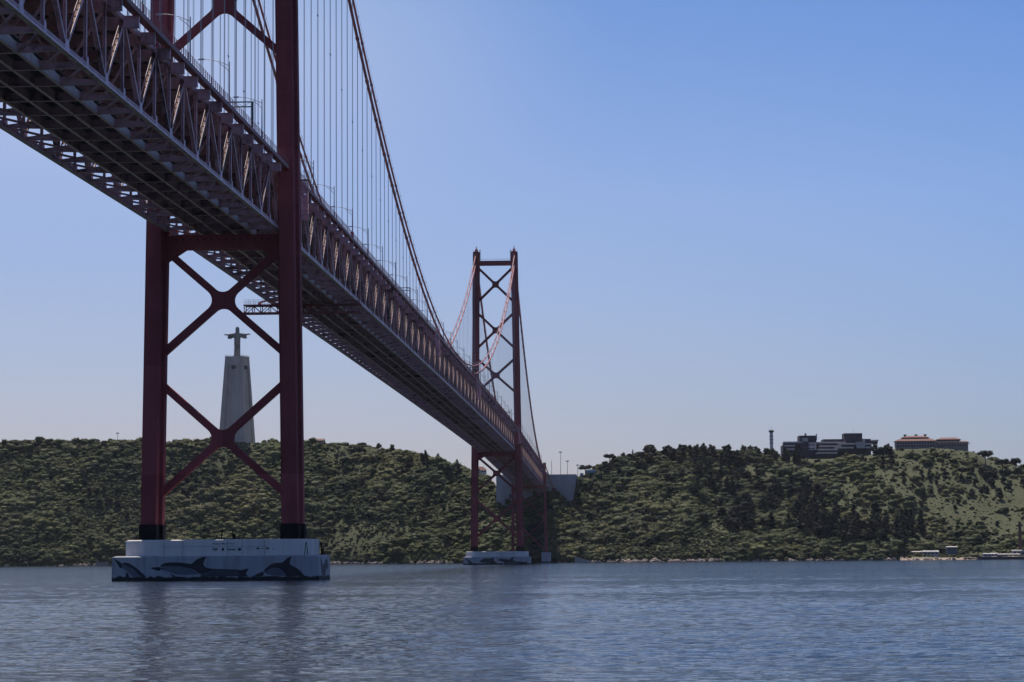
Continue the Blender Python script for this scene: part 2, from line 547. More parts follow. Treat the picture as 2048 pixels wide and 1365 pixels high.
def ground(u, s):
    """Point of the hillside: u = picture column (bearing), s = 0 at the waterline, 1 at the crest, more behind it."""
    yc, dc, ds = shore_row(u)
    d = direction(u, horizon_row(u)); d.z = 0
    zc = at(u, yc, dc).z
    ds += 7 * noise.noise((u * 0.012, 3.1, 0)) + 3 * noise.noise((u * 0.05, 9.1, 0))
    dep = ds + (dc - ds) * s
    p = CAM + d * dep
    if s <= 0:
        z = -2.0 + s * 60
    elif s <= 1:
        shelf = 0.13 * min(1.0, max(0.0, (u - 1790) / 60.0)) if u < 2300 else 0.13
        q = max(0.0, (s - shelf) / (1 - shelf))
        g = 0.90 * q ** 0.95 + 0.10 * q * q
        z = (zc - 3.0) * g + 3.0 * min(1.0, s / 0.05) - 2.0 * (1 - min(1.0, s / 0.02))
        k = 4 * s * (1 - s)
        z += k * (11.0 * noise.noise((p.x * 0.013, p.y * 0.006, 1.7)) + 4.0 * noise.noise((p.x * 0.04, p.y * 0.03, 5.2)))
    else:
        z = zc - (s - 1) * 5.0 - 8 * max(0, s - 1.6)
    z += 0.5 * noise.noise((p.x * 0.15, p.y * 0.15, 0)) * min(1, max(0, s * 8))
    return Vector((p.x, p.y, z))


def hillside():
    us = [-700 + i * 10 for i in range(351)]
    ss = [-0.12, -0.04, 0.0] + [0.01, 0.025, 0.04] + [0.04 + 0.96 * i / 44 for i in range(1, 45)] + [1.08, 1.2, 1.4, 1.8, 2.6, 3.6]
    mb = MB()
    vs = [ground(u, s) for u in us for s in ss]
    n = len(ss)
    fs = [(i * n + k, (i + 1) * n + k, (i + 1) * n + k + 1, i * n + k + 1) for i in range(len(us) - 1) for k in range(n - 1)]
    mb.add(vs, fs)
    mt = material('hillside_soil', (0.058, 0.068, 0.022), 0.95, 0.6, 0.45, second=(0.084, 0.076, 0.032), amount=0.5, bump=1.2)
    o = mb.build('hillside', mt, smooth=True)
    return tag(o, 'long scrub covered river bank hill', 'hill', kind='structure')


hillside()
WATER = water_material()
mbw = MB()
xs = [-8000, -4000, -1500, -400, 0, 400, 1500, 4000, 8000]
ys = [-2500, -1000, -400, 0, 600, 1200, 2500, 5000, 9000]
nw = len(ys)
mbw.add([(x, y, -0.05) for x in xs for y in ys], [(i * nw + k, (i + 1) * nw + k, (i + 1) * nw + k + 1, i * nw + k + 1) for i in range(len(xs) - 1) for k in range(nw - 1)])
tag(mbw.build('river_water', WATER), 'grey blue river reaching to the horizon', 'water', kind='structure')


def wave_field():
    """The choppy middle of the river as real waves, finer towards the near bank, dying out at its rim."""
    rg = np.random.RandomState(4)
    dep = [42.0]
    while dep[-1] < 760:
        dep.append(dep[-1] + max(0.16, min(dep[-1] * 0.0022, 0.9)))
    dep = np.array(dep)
    ang = np.linspace(-0.30, 0.27, 560)
    D, A = np.meshgrid(dep, ang, indexing='ij')
    X = CAM.x + _fh.x * D + _rt.x * D * np.tan(A)
    Y = CAM.y + _fh.y * D + _rt.y * D * np.tan(A)
    cell = np.maximum(np.minimum(D * 0.0022, 0.9), 0.16)
    Z = np.zeros_like(X)
    n = 64
    lam = 0.45 * (4.5 / 0.45) ** (np.arange(n) / (n - 1.0))
    for i in range(n):
        th = R(78) + rg.normal(0, 0.8)
        k_ = 2 * np.pi / lam[i]
        amp = 0.0178 / k_ * (1.0 if lam[i] < 1.6 else (1.6 / lam[i]) ** 0.9)
        fade = np.clip((lam[i] / cell - 2.0) / 1.5, 0, 1)
        ph = k_ * (X * math.cos(th) + Y * math.sin(th)) + rg.uniform(0, 6.28)
        w_ = np.sin(ph)
        Z += amp * fade * (w_ + 0.25 * np.cos(2 * ph))
    gust = np.zeros_like(X)
    for i in range(9):
        th = R(80) + rg.normal(0, 0.4); lg = rg.uniform(18, 160)
        gust += np.sin(2 * np.pi / lg * (X * math.cos(th) * (0.35 if i % 2 else 0.06) + Y * math.sin(th)) + rg.uniform(0, 6.28))
    Z *= np.clip(1.0 + 0.14 * gust, 0.5, 1.4)
    rim = np.clip((D - 42) / 6, 0, 1) * np.clip((760 - D) / 250, 0, 1) * np.clip((A + 0.30) / 0.02, 0, 1) * np.clip((0.27 - A) / 0.02, 0, 1)
    Z = Z * rim
    h, w = X.shape
    me = bpy.data.meshes.new('river_waves')
    co = np.stack([X, Y, Z], -1).reshape(-1, 3).astype(np.float32)
    idx = np.arange(h * w).reshape(h, w)
    q = np.stack([idx[:-1, :-1], idx[:-1, 1:], idx[1:, 1:], idx[1:, :-1]], -1).reshape(-1, 4)
    me.vertices.add(len(co)); me.vertices.foreach_set('co', co.ravel())
    me.loops.add(q.size); me.loops.foreach_set('vertex_index', q.ravel().astype(np.int32))
    me.polygons.add(len(q)); me.polygons.foreach_set('loop_start', np.arange(0, q.size, 4, dtype=np.int32))
    me.polygons.foreach_set('use_smooth', np.ones(len(q), dtype=bool))
    me.update(calc_edges=True)
    me.materials.append(WATER)
    o = bpy.data.objects.new('river_waves', me)
    COL.objects.link(o)
    tag(o, 'choppy wind ruffled water around the near pier', 'water', kind='structure')


wave_field()

# ---------------------------------------------------------------- bridge geometry
SPAN, PANEL = 1013.0, 11.51
TRUSS_X, TRUSS_H = 10.74, 10.67
NODE0 = -25.70                     # a bottom node where two diagonals meet
Y_START, Y_END = -25.70 - 23.02 * 9, 1496.0


def zb(y):
    if y < 0: return 67.17 + 0.0136 * y
    if y > SPAN: return 67.17 - 0.0141 * (y - SPAN)
    k = (y - SPAN / 2) / (SPAN / 2)
    return 67.17 + 0.9 * (1 - k * k)


NODES = []                         # every panel point: (y, is_bottom_node)
k = -18
while NODE0 + PANEL * k <= Y_END + 1:
    NODES.append((NODE0 + PANEL * k, k % 2 == 0)); k += 1


def chord_run(mb, x, dz, w, h, y0=None, y1=None):
    """A continuous chord following the camber of the deck."""
    ys = [y for y, _ in NODES if (y0 is None or y >= y0) and (y1 is None or y <= y1)]
    rings = []
    for y in ys:
        z = zb(y) + dz
        rings.append([(x - w / 2, y, z - h / 2), (x + w / 2, y, z - h / 2), (x + w / 2, y, z + h / 2), (x - w / 2, y, z + h / 2)])
    mb.rings(rings)


# ---- towers
def lift_tones(mt, step):
    """Plates of successive lifts were painted at different times: each keeps its own tone."""
    n, l = mt.node_tree.nodes, mt.node_tree.links
    b = n['Principled BSDF']
    src = b.inputs['Base Color'].links[0].from_socket
    g = n.new('ShaderNodeNewGeometry'); sp = n.new('ShaderNodeSeparateXYZ'); l.new(g.outputs['Position'], sp.inputs[0])
    ad = n.new('ShaderNodeMath'); ad.operation = 'ADD'; ad.inputs[1].default_value = -9.6
    dv = n.new('ShaderNodeMath'); dv.operation = 'DIVIDE'; dv.inputs[1].default_value = step
    fl = n.new('ShaderNodeMath'); fl.operation = 'FLOOR'
    sx = n.new('ShaderNodeMath'); sx.operation = 'SIGN'; l.new(sp.outputs[0], sx.inputs[0])
    sm = n.new('ShaderNodeMath'); sm.operation = 'MULTIPLY_ADD'; sm.inputs[1].default_value = 37.0
    l.new(sp.outputs[2], ad.inputs[0]); l.new(ad.outputs[0], dv.inputs[0]); l.new(dv.outputs[0], fl.inputs[0])
    l.new(sx.outputs[0], sm.inputs[0]); l.new(fl.outputs[0], sm.inputs[2])
    wn_ = n.new('ShaderNodeTexWhiteNoise'); wn_.noise_dimensions = '1D'; l.new(sm.outputs[0], wn_.inputs['W'])
    mr = n.new('ShaderNodeMapRange'); mr.inputs[3].default_value = 0.78; mr.inputs[4].default_value = 1.2
    l.new(wn_.outputs['Value'], mr.inputs[0])
    mx = n.new('ShaderNodeMix'); mx.data_type = 'RGBA'; mx.blend_type = 'MULTIPLY'; mx.inputs[0].default_value = 1
    l.new(src, mx.inputs[6]); l.new(mr.outputs[0], mx.inputs[7]); l.new(mx.outputs[2], b.inputs['Base Color'])


lift_tones(TOWER_RED, 10.4)


def leg_x(z):
    return 13.53 + (11.12 - 13.53) * (z - 7.5) / 182.5


def tower(y0, name, label, detail):
    t = thing(name, label, 'bridge tower', (0, y0, 0), group='steel towers of the suspension bridge')
    for s in (-1, 1):
        mb = MB()
        zs = [9.6]
        while zs[-1] < 175: zs.append(zs[-1] + 10.4)
        zs[-1] = 184.6
        for a, b in zip(zs, zs[1:]):
            for w, dp in ((1.4, 4.5 - (a - 9.6) / 175 * 0.5), (2.08, 1.3)):
                # plates of the box legs, a fine joint between the lifts
                lo = [(s * leg_x(a) + i * w, j * dp, a + 0.035) for i, j in ((-1, -1), (1, -1), (1, 1), (-1, 1))]
                hi = [(s * leg_x(b) + i * w, j * dp, b - 0.035) for i, j in ((-1, -1), (1, -1), (1, 1), (-1, 1))]
                mb.hexa(lo, hi)
                k = 0.985
                lo = [(s * leg_x(b) + i * w * k, j * (dp - 0.03), b - 0.05) for i, j in ((-1, -1), (1, -1), (1, 1), (-1, 1))]
                hi = [(s * leg_x(b) + i * w * k, j * (dp - 0.03), b + 0.05) for i, j in ((-1, -1), (1, -1), (1, 1), (-1, 1))]
                mb.hexa(lo, hi)
        lg = mb.build('leg', TOWER_RED, t)
        mb = MB()
        xx = s * leg_x(8)
        mb.box(xx - 1.62, xx + 1.62, -4.75, 4.75, 7.6, 10.6)
        mb.box(xx - 2.3, xx + 2.3, -1.55, 1.55, 7.6, 10.55)
        mb.build('leg_shoe', BLACK, t)
        # saddle housing with hand rail on the tower head
        xx = s * leg_x(184.6)
        mb = MB()
        mb.hexa([(xx - 1.0, -2.6, 184.6), (xx + 1.0, -2.6, 184.6), (xx + 1.0, 2.6, 184.6), (xx - 1.0, 2.6, 184.6)],
                [(xx - 0.6, -1.2, 186.6), (xx + 0.6, -1.2, 186.6), (xx + 0.6, 1.2, 186.6), (xx - 0.6, 1.2, 186.6)])
        mb.box(xx - 0.12, xx + 0.12, -0.12, 0.12, 186.6, 188.4)
        mb.box(xx - 0.5, xx + 0.5, -0.2, 0.2, 187.3, 187.5)
        for i in (-1.9, 1.9):
            for j in (-4.2, -1.4, 1.4, 4.2):
                if abs(j) < 3:
                    mb.box(xx + i - 0.05, xx + i + 0.05, j * 0.3 - 0.05, j * 0.3 + 0.05, 184.6, 186.0)
        mb.build('saddle_housing', TOWER_RED, t)
        # caged ladder on the inner face of the tower head
        mb = MB()
        xi = s * (leg_x(180) - 2.4)
        for k in range(9):
            z = 178.5 + k * 0.9
            mb.box(min(xi, xi + s * 0.9), max(xi, xi + s * 0.9), -0.4, 0.4, z, z + 0.16)
        mb.box(xi - 0.08, xi + 0.08, -0.4, 0.4, 178.4, 186.2)
        mb.build('ladder_cage', TOWER_RED, t)

    def cross(zc, zt, zlow, name='cross_brace'):
        mb = MB()
        d = 0.85                       # half depth
        w = 0.68                       # half width of an arm
        xa, xb = leg_x(zt) - 0.9, leg_x(zlow) - 0.9
        a0, a1 = Vector((-xa, zt)), Vector((xb, zlow))
        b0, b1 = Vector((-xb, zlow)), Vector((xa, zt))
        c = Vector((0, zt + (zlow - zt) * xa / (xa + xb)))

        def arm(p, q, dep):
            u = (q - p).normalized(); nrm = Vector((-u.y, u.x)) * w
            mb.prism_xz([tuple(p - nrm), tuple(q - nrm), tuple(q + nrm), tuple(p + nrm)], -dep, dep)
        u = (a1 - a0).normalized()
        arm(a0, a1, d)
        v1, v2 = (b0 - c).normalized(), (b1 - c).normalized()
        sn = abs(u.x * v1.y - u.y * v1.x)
        cut = w / sn * 1.0
        arm(b0, c + v1 * 0.05, d - 0.006); arm(b1, c + v2 * 0.05, d - 0.006)
        # rounded hub plates
        dirs = [(a0 - c).normalized(), v2, (a1 - c).normalized(), v1]
        for i in range(4):
            p, q = dirs[i], dirs[(i + 1) % 4]
            half = math.acos(max(-1, min(1, p.dot(q)))) / 2
            corner = c + (p + q).normalized() * (w / math.sin(half))
            mb.prism_xz(arc_fill(corner, p, q, 2.1), -d + 0.012, d - 0.012)
        # rounded gussets where the arms run into the legs
        for (e, far, sx, sz) in ((a0, a1, -1, 1), (a1, a0, 1, -1), (b0, b1, -1, -1), (b1, b0, 1, 1)):
            dr = (far - e).normalized()
            nrm = Vector((-dr.y, dr.x))
            xin = abs(e.x) - 0.48       # inner face of the leg
            for sd, r in ((1, 0), (-1, 0)):
                q = e + nrm * w * sd
                k = (sx * xin - q.x) / dr.x
                corner = q + dr * k
                vert = Vector((0, 1)) if (nrm.y * sd) > 0 else Vector((0, -1))
                acute = dr.dot(vert) > 0
                mb.prism_xz(arc_fill(corner, dr, vert, 0.6 if acute else 3.0), -d + 0.012, d - 0.012)
        return mb.build(name, TOWER_RED, t)

    cross(53.66, 63.9, 42.9)
    cross(26.7, 37.8, 15.9)
    cross(110.9, 121.2, 101.2)
    cross(137.9, 148.4, 127.4)
    cross(164.9, 175.5, 154.9)
    # struts
    mb = MB()
    xx = leg_x(65) - 1.0
    mb.box(-xx, xx, -1.25, 1.25, 63.4, 65.9)
    mb.box(-xx, xx, -1.5, 1.5, 65.9, 66.05)
    mb.box(-xx, xx, -1.5, 1.5, 64.35, 64.5)
    for s in (-1, 1):
        mb.prism_xz(sorted_poly([(s * xx, 60.4), (s * (xx - 3.0), 62.4), (s * (xx - 4.6), 63.41), (s * xx, 63.41)], s), -1.1, 1.1)
    st = mb.build('lower_strut', TOWER_RED, t)
    mb = MB()
    for i in range(14):
        x = -9 + i * 18 / 13
        mb.box(x - 0.12, x + 0.12, -1.275, -1.25, 65.05, 65.4)
    tag(mb.build('drain_hole', BLACK, st), kind='stuff')
    mb = MB()
    xx = leg_x(178) - 1.0
    mb.box(-xx, xx, -1.2, 1.2, 176.6, 179.4)
    for i in range(12):
        x = -9.4 + i * 18.8 / 11
        mb.box(x - 0.04, x + 0.04, -1.15, -1.07, 179.4, 180.5)
    mb.box(-9.4, 9.4, -1.15, -1.07, 180.44, 180.52)
    mb.box(-9.4, 9.4, -1.15, -1.07, 179.95, 180.0)
    mb.build('top_strut', TOWER_RED, t)
    return t


def sorted_poly(pts, s):
    return pts if s > 0 else pts[::-1]


tower(0.0, 'suspension_tower', 'nearer red steel bridge tower with tall legs running out of the top of the picture', True)
tower(SPAN, 'suspension_tower', 'farther red steel bridge tower seen whole in front of the far hill', False)

# ---- piers
def stadium(hx, r, n=14):
    pts = []
    for sx, a0 in ((1, -90), (-1, 90)):
        for i in range(n + 1):
            a = R(a0 + 180 * i / n)
            pts.append((sx * (hx - r) + r * math.cos(a), r * math.sin(a)))
    return pts


def pier(y0, label):
    t = thing('tower_pier', label, 'bridge pier', (0, y0, 0), group='white concrete piers in the river')
    mb = MB()
    b = 0.7                        # rims sloped so the sun draws a bright edge line
    ring = lambda k_, z: [(-19.5 + k_, -8.8 + k_, z), (19.5 - k_, -8.8 + k_, z), (19.5 - k_, 8.8 - k_, z), (-19.5 + k_, 8.8 - k_, z)]
    mb.rings([ring(0, -4), ring(0, 4.44), ring(b, 4.68)])
    mb.build('lower_block', PIER_MAT, t)
    mb = MB()
    sd = lambda k_, z: [(x, y, z) for x, y in stadium(18.45 - k_, 8.3 - k_)]
    mb.rings([sd(0, 4.60), sd(0, 7.50), sd(0.5, 7.68)])
    mb.build('upper_block', PIER_TOP, t, smooth=False)
    mb = MB()                      # panel joints cut into the upper block: proud seam strips
    for x in (-9.7, -6.2, 2.2, 5.0, 9.2):
        mb.box(x - 0.03, x + 0.03, -8.325, -8.29, 4.7, 7.58)
    mb.box(-10.1, 10.1, -8.32, -8.29, 6.32, 6.37)
    mb.build('joint', material('joint_dark', (0.13, 0.13, 0.135), 0.9), t)
    return t


near_pier = pier(0.0, 'nearer white concrete pier with three painted dolphins under the near tower')
far_pier = pier(SPAN, 'farther small white concrete pier with dark painted dolphins')

DOLPHINS = {
 'A': {
  'K': [[(-18.91,4.17),(-18.41,3.84),(-17.96,3.56),(-17.61,3.28),(-17.51,2.9),(-17.46,2.57),(-17.9,2.41),(-18.4,3.18),(-18.83,3.84)], [(-17.61,3.34),(-16.97,3.47),(-16.3,3.36),(-15.52,2.94),(-14.64,2.28),(-13.75,1.51),(-12.86,0.58),(-13.91,0.58),(-14.41,1.3),(-15.08,1.96),(-15.96,2.56),(-16.74,2.9),(-17.3,3.12)], [(-16.68,1.75),(-16.4,1.42),(-16.23,0.98),(-16.28,0.54),(-16.95,0.55),(-16.84,0.99)], [(-17.2,2.57),(-17.07,2.7),(-16.94,2.57),(-17.07,2.43)]],
  'G': [[(-17.57,3.23),(-17.3,3.12),(-16.74,2.9),(-15.96,2.56),(-15.08,1.96),(-14.41,1.3),(-13.96,0.58),(-15.51,0.76),(-16.18,1.42),(-16.73,1.97),(-17.18,2.3),(-17.46,2.57)]],
  'W': [[(-17.9,2.41),(-17.46,2.57),(-17.18,2.3),(-16.73,1.86),(-16.18,1.31),(-15.51,0.7),(-16.17,0.6),(-16.84,0.88),(-17.28,1.43)]],
  'M': [],
 },
 'B': {
  'K': [[(-12.18,2.39),(-11.76,2.53),(-10.66,2.6),(-10.33,2.52),(-10.16,2.25),(-10.54,1.87),(-11.1,1.98)], [(-10.46,2.69),(-10,3.12),(-9.34,3.36),(-8.45,3.46),(-7.35,3.45),(-6.24,3.37),(-5.36,3.25),(-4.42,3.13),(-4.04,3.51),(-3.38,4),(-2.49,4.35),(-1.61,4.48),(-1.94,3.93),(-2.22,3.39),(-2.16,2.95),(-1.83,2.51),(-1.27,2.29),(-0.39,2.23),(-0.72,1.85),(-1.49,1.48),(-2.7,1.27),(-3.03,1.32),(-3.81,1.87),(-4.69,2.26),(-5.58,2.43),(-6.46,2.6),(-7.57,2.67),(-9,2.68),(-10,2.68)], [(4.11,2.04),(4.66,1.9),(5.43,2.08),(6.31,2.24),(6.04,1.69),(5.76,1.32),(6.04,0.93),(6.15,0.55),(4.55,0.56),(4.55,1.38),(4.33,1.82)], [(-8.5,1.28),(-7.89,1.14),(-7.45,0.81),(-7.22,0.54),(-7.78,0.54),(-8.11,0.92)], [(-9.83,2.38),(-9.69,2.53),(-9.55,2.37),(-9.68,2.22)]],
  'G': [[(-10.33,2.63),(-9,2.65),(-7.57,2.64),(-6.46,2.58),(-5.58,2.41),(-4.69,2.21),(-3.81,1.77),(-3.03,1.21),(-3.59,1.13),(-5.13,1.1),(-6.79,1.11),(-8.44,1.53),(-9.55,1.92),(-10.16,2.14)]],
  'W': [[(-10.54,1.87),(-10.16,2.14),(-9.55,1.92),(-8.44,1.49),(-6.79,1.08),(-5.13,1.07),(-3.47,1.13),(-2.7,0.61),(-5.13,0.58),(-8.44,0.82),(-9.55,1.26)]],
  'M': [[(-0.39,2.23),(0.91,2.17),(2.23,2.1),(4,2.04),(4.33,1.87),(4.55,1.38),(4.55,0.56),(-2.7,0.61),(-2.7,1.24),(-1.49,1.45),(-0.72,1.83)]],
 },
 'C': {
  'K': [[(7.28,0.81),(7.52,1.03),(8.4,1.41),(8.95,1.56),(9.2,1.35),(9.06,1.02),(8.9,0.69),(7.41,0.7)], [(8.95,1.62),(9.5,2.16),(10.16,2.75),(10.82,3.1),(11.59,3.23),(12.47,3.25),(12.91,3.5),(13.57,4.09),(14.43,4.41),(14.18,3.92),(14.01,3.38),(14.12,2.89),(14.67,2.56),(15.44,2.17),(16.21,1.51),(16.76,0.53),(13.35,0.55),(13.13,1.21),(12.69,1.76),(12.14,2.14),(11.48,2.31),(10.82,2.29),(10.05,1.99),(9.5,1.72)], [(9.54,1.51),(9.67,1.64),(9.79,1.5),(9.67,1.36)]],
  'G': [[(9.01,1.56),(9.5,1.7),(10.05,1.97),(10.82,2.27),(11.48,2.29),(12.14,2.12),(12.69,1.73),(13.13,1.19),(13.3,0.77),(11.92,0.84),(10.82,0.84),(9.94,1.12),(9.28,1.4)]],
  'W': [[(9.17,1.29),(9.94,1.1),(10.82,0.82),(11.92,0.81),(13.3,0.77),(13.35,0.55),(11.48,0.46),(10.6,0.63),(8.95,0.69)]],
  'M': [],
 },
}
FLUKE = [(-6.74, 4.27), (-4.64, 3.55), (-2.34, 2.72), (-0.02, 3.21), (1.39, 3.77), (3.28, 3.93), (4.7, 3.54), (5.64, 2.42), (4.21, 1.75), (2.79, 2.2), (1.38, 1.43), (1.84, 0.76), (-4.65, 0.81), (-6.02, 2.68)]
FAR_DOLPHINS = [[(-18.54, 3.8), (-17.12, 3.37), (-15.69, 2.36), (-14.27, 1.07), (-13.14, 0.16), (-15.99, 0.18), (-16.55, 1.94), (-17.69, 2.8)], [(-10.27, 1.33), (-9.12, 2.6), (-7.69, 3.44), (-5.98, 3.71), (-3.69, 3.55), (-2.55, 3.97), (-1.18, 4.24), (-1.7, 3.25), (-1.56, 2.26), (-0.29, 1.25), (0.71, 0.25), (-4.29, 0.29), (-5.42, 1.01), (-7.7, 1.45)], [(0.58, 2.38), (1.44, 3.23), (2.58, 3.45), (4.86, 3.26), (7.43, 2.84), (8.58, 3.74), (10.15, 4.24), (9.57, 3.17), (9.7, 2.26), (11.7, 1.88), (15.69, 1.42), (17.97, 1.55), (17.67, 0.27), (5.13, 0.22), (4.28, 1.36), (2.57, 2.08)]]

COLS = {'K': MURAL_BLACK, 'G': MURAL_GREY, 'W': MURAL_WHITE, 'M': MURAL_DARK}


def flat_poly(mb, pts, y):
    o = [(x, y, z) for x, z in pts]
    mb.add(o, [tuple(range(len(o)))])


for key, d in DOLPHINS.items():
    first = None
    for c, off in (('M', 0.006), ('W', 0.010), ('G', 0.014), ('K', 0.018)):
        if not d[c]:
            continue
        mb = MB()
        for poly in d[c]:
            flat_poly(mb, [(x, max(z, 0.75)) for x, z in poly], -8.8 - off)
        mb.build('painted_dolphin' if c == 'K' else 'dolphin_shade', COLS[c], near_pier)
mb = MB()
mb.add([(19.51, y, max(z, .7)) for y, z in FLUKE], [tuple(range(len(FLUKE)))])
mb.build('painted_fluke', MURAL_DARK, near_pier)
for poly in FAR_DOLPHINS:
    mb = MB(); flat_poly(mb, [(x, max(z, 0.5)) for x, z in poly], -8.812)
    mb.build('painted_dolphin', MURAL_BLACK, far_pier)
for poly in ([(5.4, 1.35), (7.2, 1.9), (10.5, 1.75), (13.2, 1.2), (12.8, .5), (5.9, .5)], [(-8.8, 1.7), (-6, 2.1), (-4, 1.7), (-3.6, .5), (-6.4, .9)]):
    mb = MB(); flat_poly(mb, poly, -8.817); mb.build('dolphin_shade', MURAL_DARK, far_pier)


def lettering(text, loc, size, parent, mat, bold=0.0):
    cu = bpy.data.curves.new('lettering', 'FONT')
    cu.body = text; cu.size = size; cu.resolution_u = 2; cu.offset = bold
    tmp = bpy.data.objects.new('lettering_tmp', cu)
    COL.objects.link(tmp)
    dg = bpy.context.evaluated_depsgraph_get()
    me = bpy.data.meshes.new_from_object(tmp.evaluated_get(dg))
    bpy.data.objects.remove(tmp)
    me.materials.clear(); me.materials.append(mat)
    o = place('lettering', me, parent, loc, (R(90), 0, 0))
    return o


lettering('Projecto "Mundo Vivo"', (-0.6, -8.335, 6.72), 0.44, near_pier, INK, 0.006)
lettering('REP', (-0.55, -8.335, 5.62), 0.62, near_pier, INK, 0.02)
lettering('BRAMAL', (2.15, -8.335, 5.62), 0.46, near_pier, INK, 0.016)
for (x, z, w, h) in ((1.35, 5.55, 0.42, 0.5), (7.95, 5.78, 0.55, 0.32), (9.75, 5.78, 0.56, 0.30)):
    mb = MB(); mb.box(x - w / 2, x + w / 2, -8.34, -8.33, z, z + h); mb.build('printed_emblem', INK, near_pier)
for poly in ([(4.15, 6.05), (4.75, 6.02), (4.82, 5.7), (4.5, 5.45), (4.25, 5.6)], [(10.75, 5.8), (10.95, 6.05), (11.05, 5.8)],
             [(8.6, 5.88), (9.25, 5.88), (9.25, 5.96), (8.6, 5.96)], [(5.6, 5.86), (7.2, 5.86), (7.2, 5.90), (5.6, 5.90)]):
    mb = MB(); flat_poly(mb, poly, -8.336); mb.build('printed_emblem', INK, near_pier)

# small things standing on the nearer pier
def post(name, label, cat, x, y, z, h, mat, base=0.5, arm=0.0):
    t = thing(name, label, cat, (x, y, z))
    mb = MB(); mb.tube([(0, 0, 0.1), (0, 0, h)], 0.11, 8); mb.build('mast', mat, t)
    mb = MB(); mb.box(-base, base, -base, base, 0, 0.18); mb.build('base', mat, t)
    mb = MB(); mb.tube([(0, 0, h), (0, 0, h + 0.15), (0, 0, h + 0.45)], [0.14, 0.2, 0.1], 8); mb.build('lantern', mat, t)
    if arm:
        mb = MB(); mb.box(0.1, 0.1 + arm, -0.15, 0.15, 0.15, h * 0.62); mb.build('cabinet', mat, t)
    return t


post('navigation_light', 'slim black post on the near pier top, left of the pair', 'post', 0.3, -3.0, 7.69, 1.25, BLACK)
post('navigation_light', 'stouter black post on the near pier top, right of the pair', 'post', 2.4, -3.0, 7.69, 1.55, BLACK, 0.45, 0.4)
GREENP = material('marker_green', (0.03, 0.12, 0.06), 0.6)
t = thing('channel_marker', 'green lattice marker post on the near pier ledge', 'marker', (16.9, -7.2, 4.69))
mb = MB()
for i, j in ((-1, -1), (1, -1), (1, 1), (-1, 1)):
    mb.bar((i * 0.32, j * 0.32, 0), (i * 0.1, j * 0.1, 1.9), 0.07, 0.07)
for z in (0.5, 1.0, 1.5):
    w = 0.32 - 0.22 * z / 1.9
    mb.box(-w, w, -w, w, z, z + 0.05)
mb.build('frame', GREENP, t)
mb = MB(); mb.tube([(0, 0, 1.9), (0, 0, 2.1), (0, 0, 2.4)], [0.14, 0.18, 0.08], 8); mb.build('lantern', GREENP, t)
post('channel_marker', 'dark marker post with pale shield on the near pier corner', 'marker', 18.9, 0.0, 4.69, 1.9, BLACK, 0.3, 0.35)

# ---- stiffening trusses
def diagonal_mesh(dirn):
    mb, wb = MB(), MB()
    p, q = Vector((0, 0, 0.3)), Vector((0, dirn * PANEL, TRUSS_H - 0.3))
    d = (q - p).normalized(); L = (q - p).length
    for k in (-1, 1):
        mb.bar(p + Vector((k * 0.27, 0, 0)), q + Vector((k * 0.27, 0, 0)), 0.05, 0.5, (1, 0, 0))
    n = 8 if dirn > 0 else 1
    me = mb.mesh('diagonal', TRUSS)
    for i in range(n):
        a = p + d * (L * (0.07 + 0.86 * i / n)); b = a + d * (L * 0.86 / n - 0.34)
        wb.bar(a, b, 0.48, 0.035, (1, 0, 0))
    return me, wb.mesh('web_plate', DIAG if dirn > 0 else TRUSS)


DIAG_UP, WEB_UP = diagonal_mesh(1)
DIAG_DN, WEB_DN = diagonal_mesh(-1)
mb = MB()
for k in (-1, 1):
    mb.box(k * 0.17 - 0.025, k * 0.17 + 0.025, -0.27, 0.27, 0.3, TRUSS_H - 0.3)
mb.box(-0.143, 0.143, -0.03, 0.03, 0.3, TRUSS_H - 0.3)
VERT = mb.mesh('vertical', TRUSS)


def outrigger_mesh(s):
    mb = MB()
    a, b = sorted((s * (TRUSS_X + 0.32), s * 13.0))
    mb.box(a, b, -0.32, 0.32, TRUSS_H - 1.25, TRUSS_H + 0.25)
    mb.box(a, b, -0.42, 0.42, TRUSS_H + 0.25, TRUSS_H + 0.31)
    mb.box(a, b, -0.42, 0.42, TRUSS_H - 1.32, TRUSS_H - 1.25)
    return mb.mesh('outrigger', TRUSS)


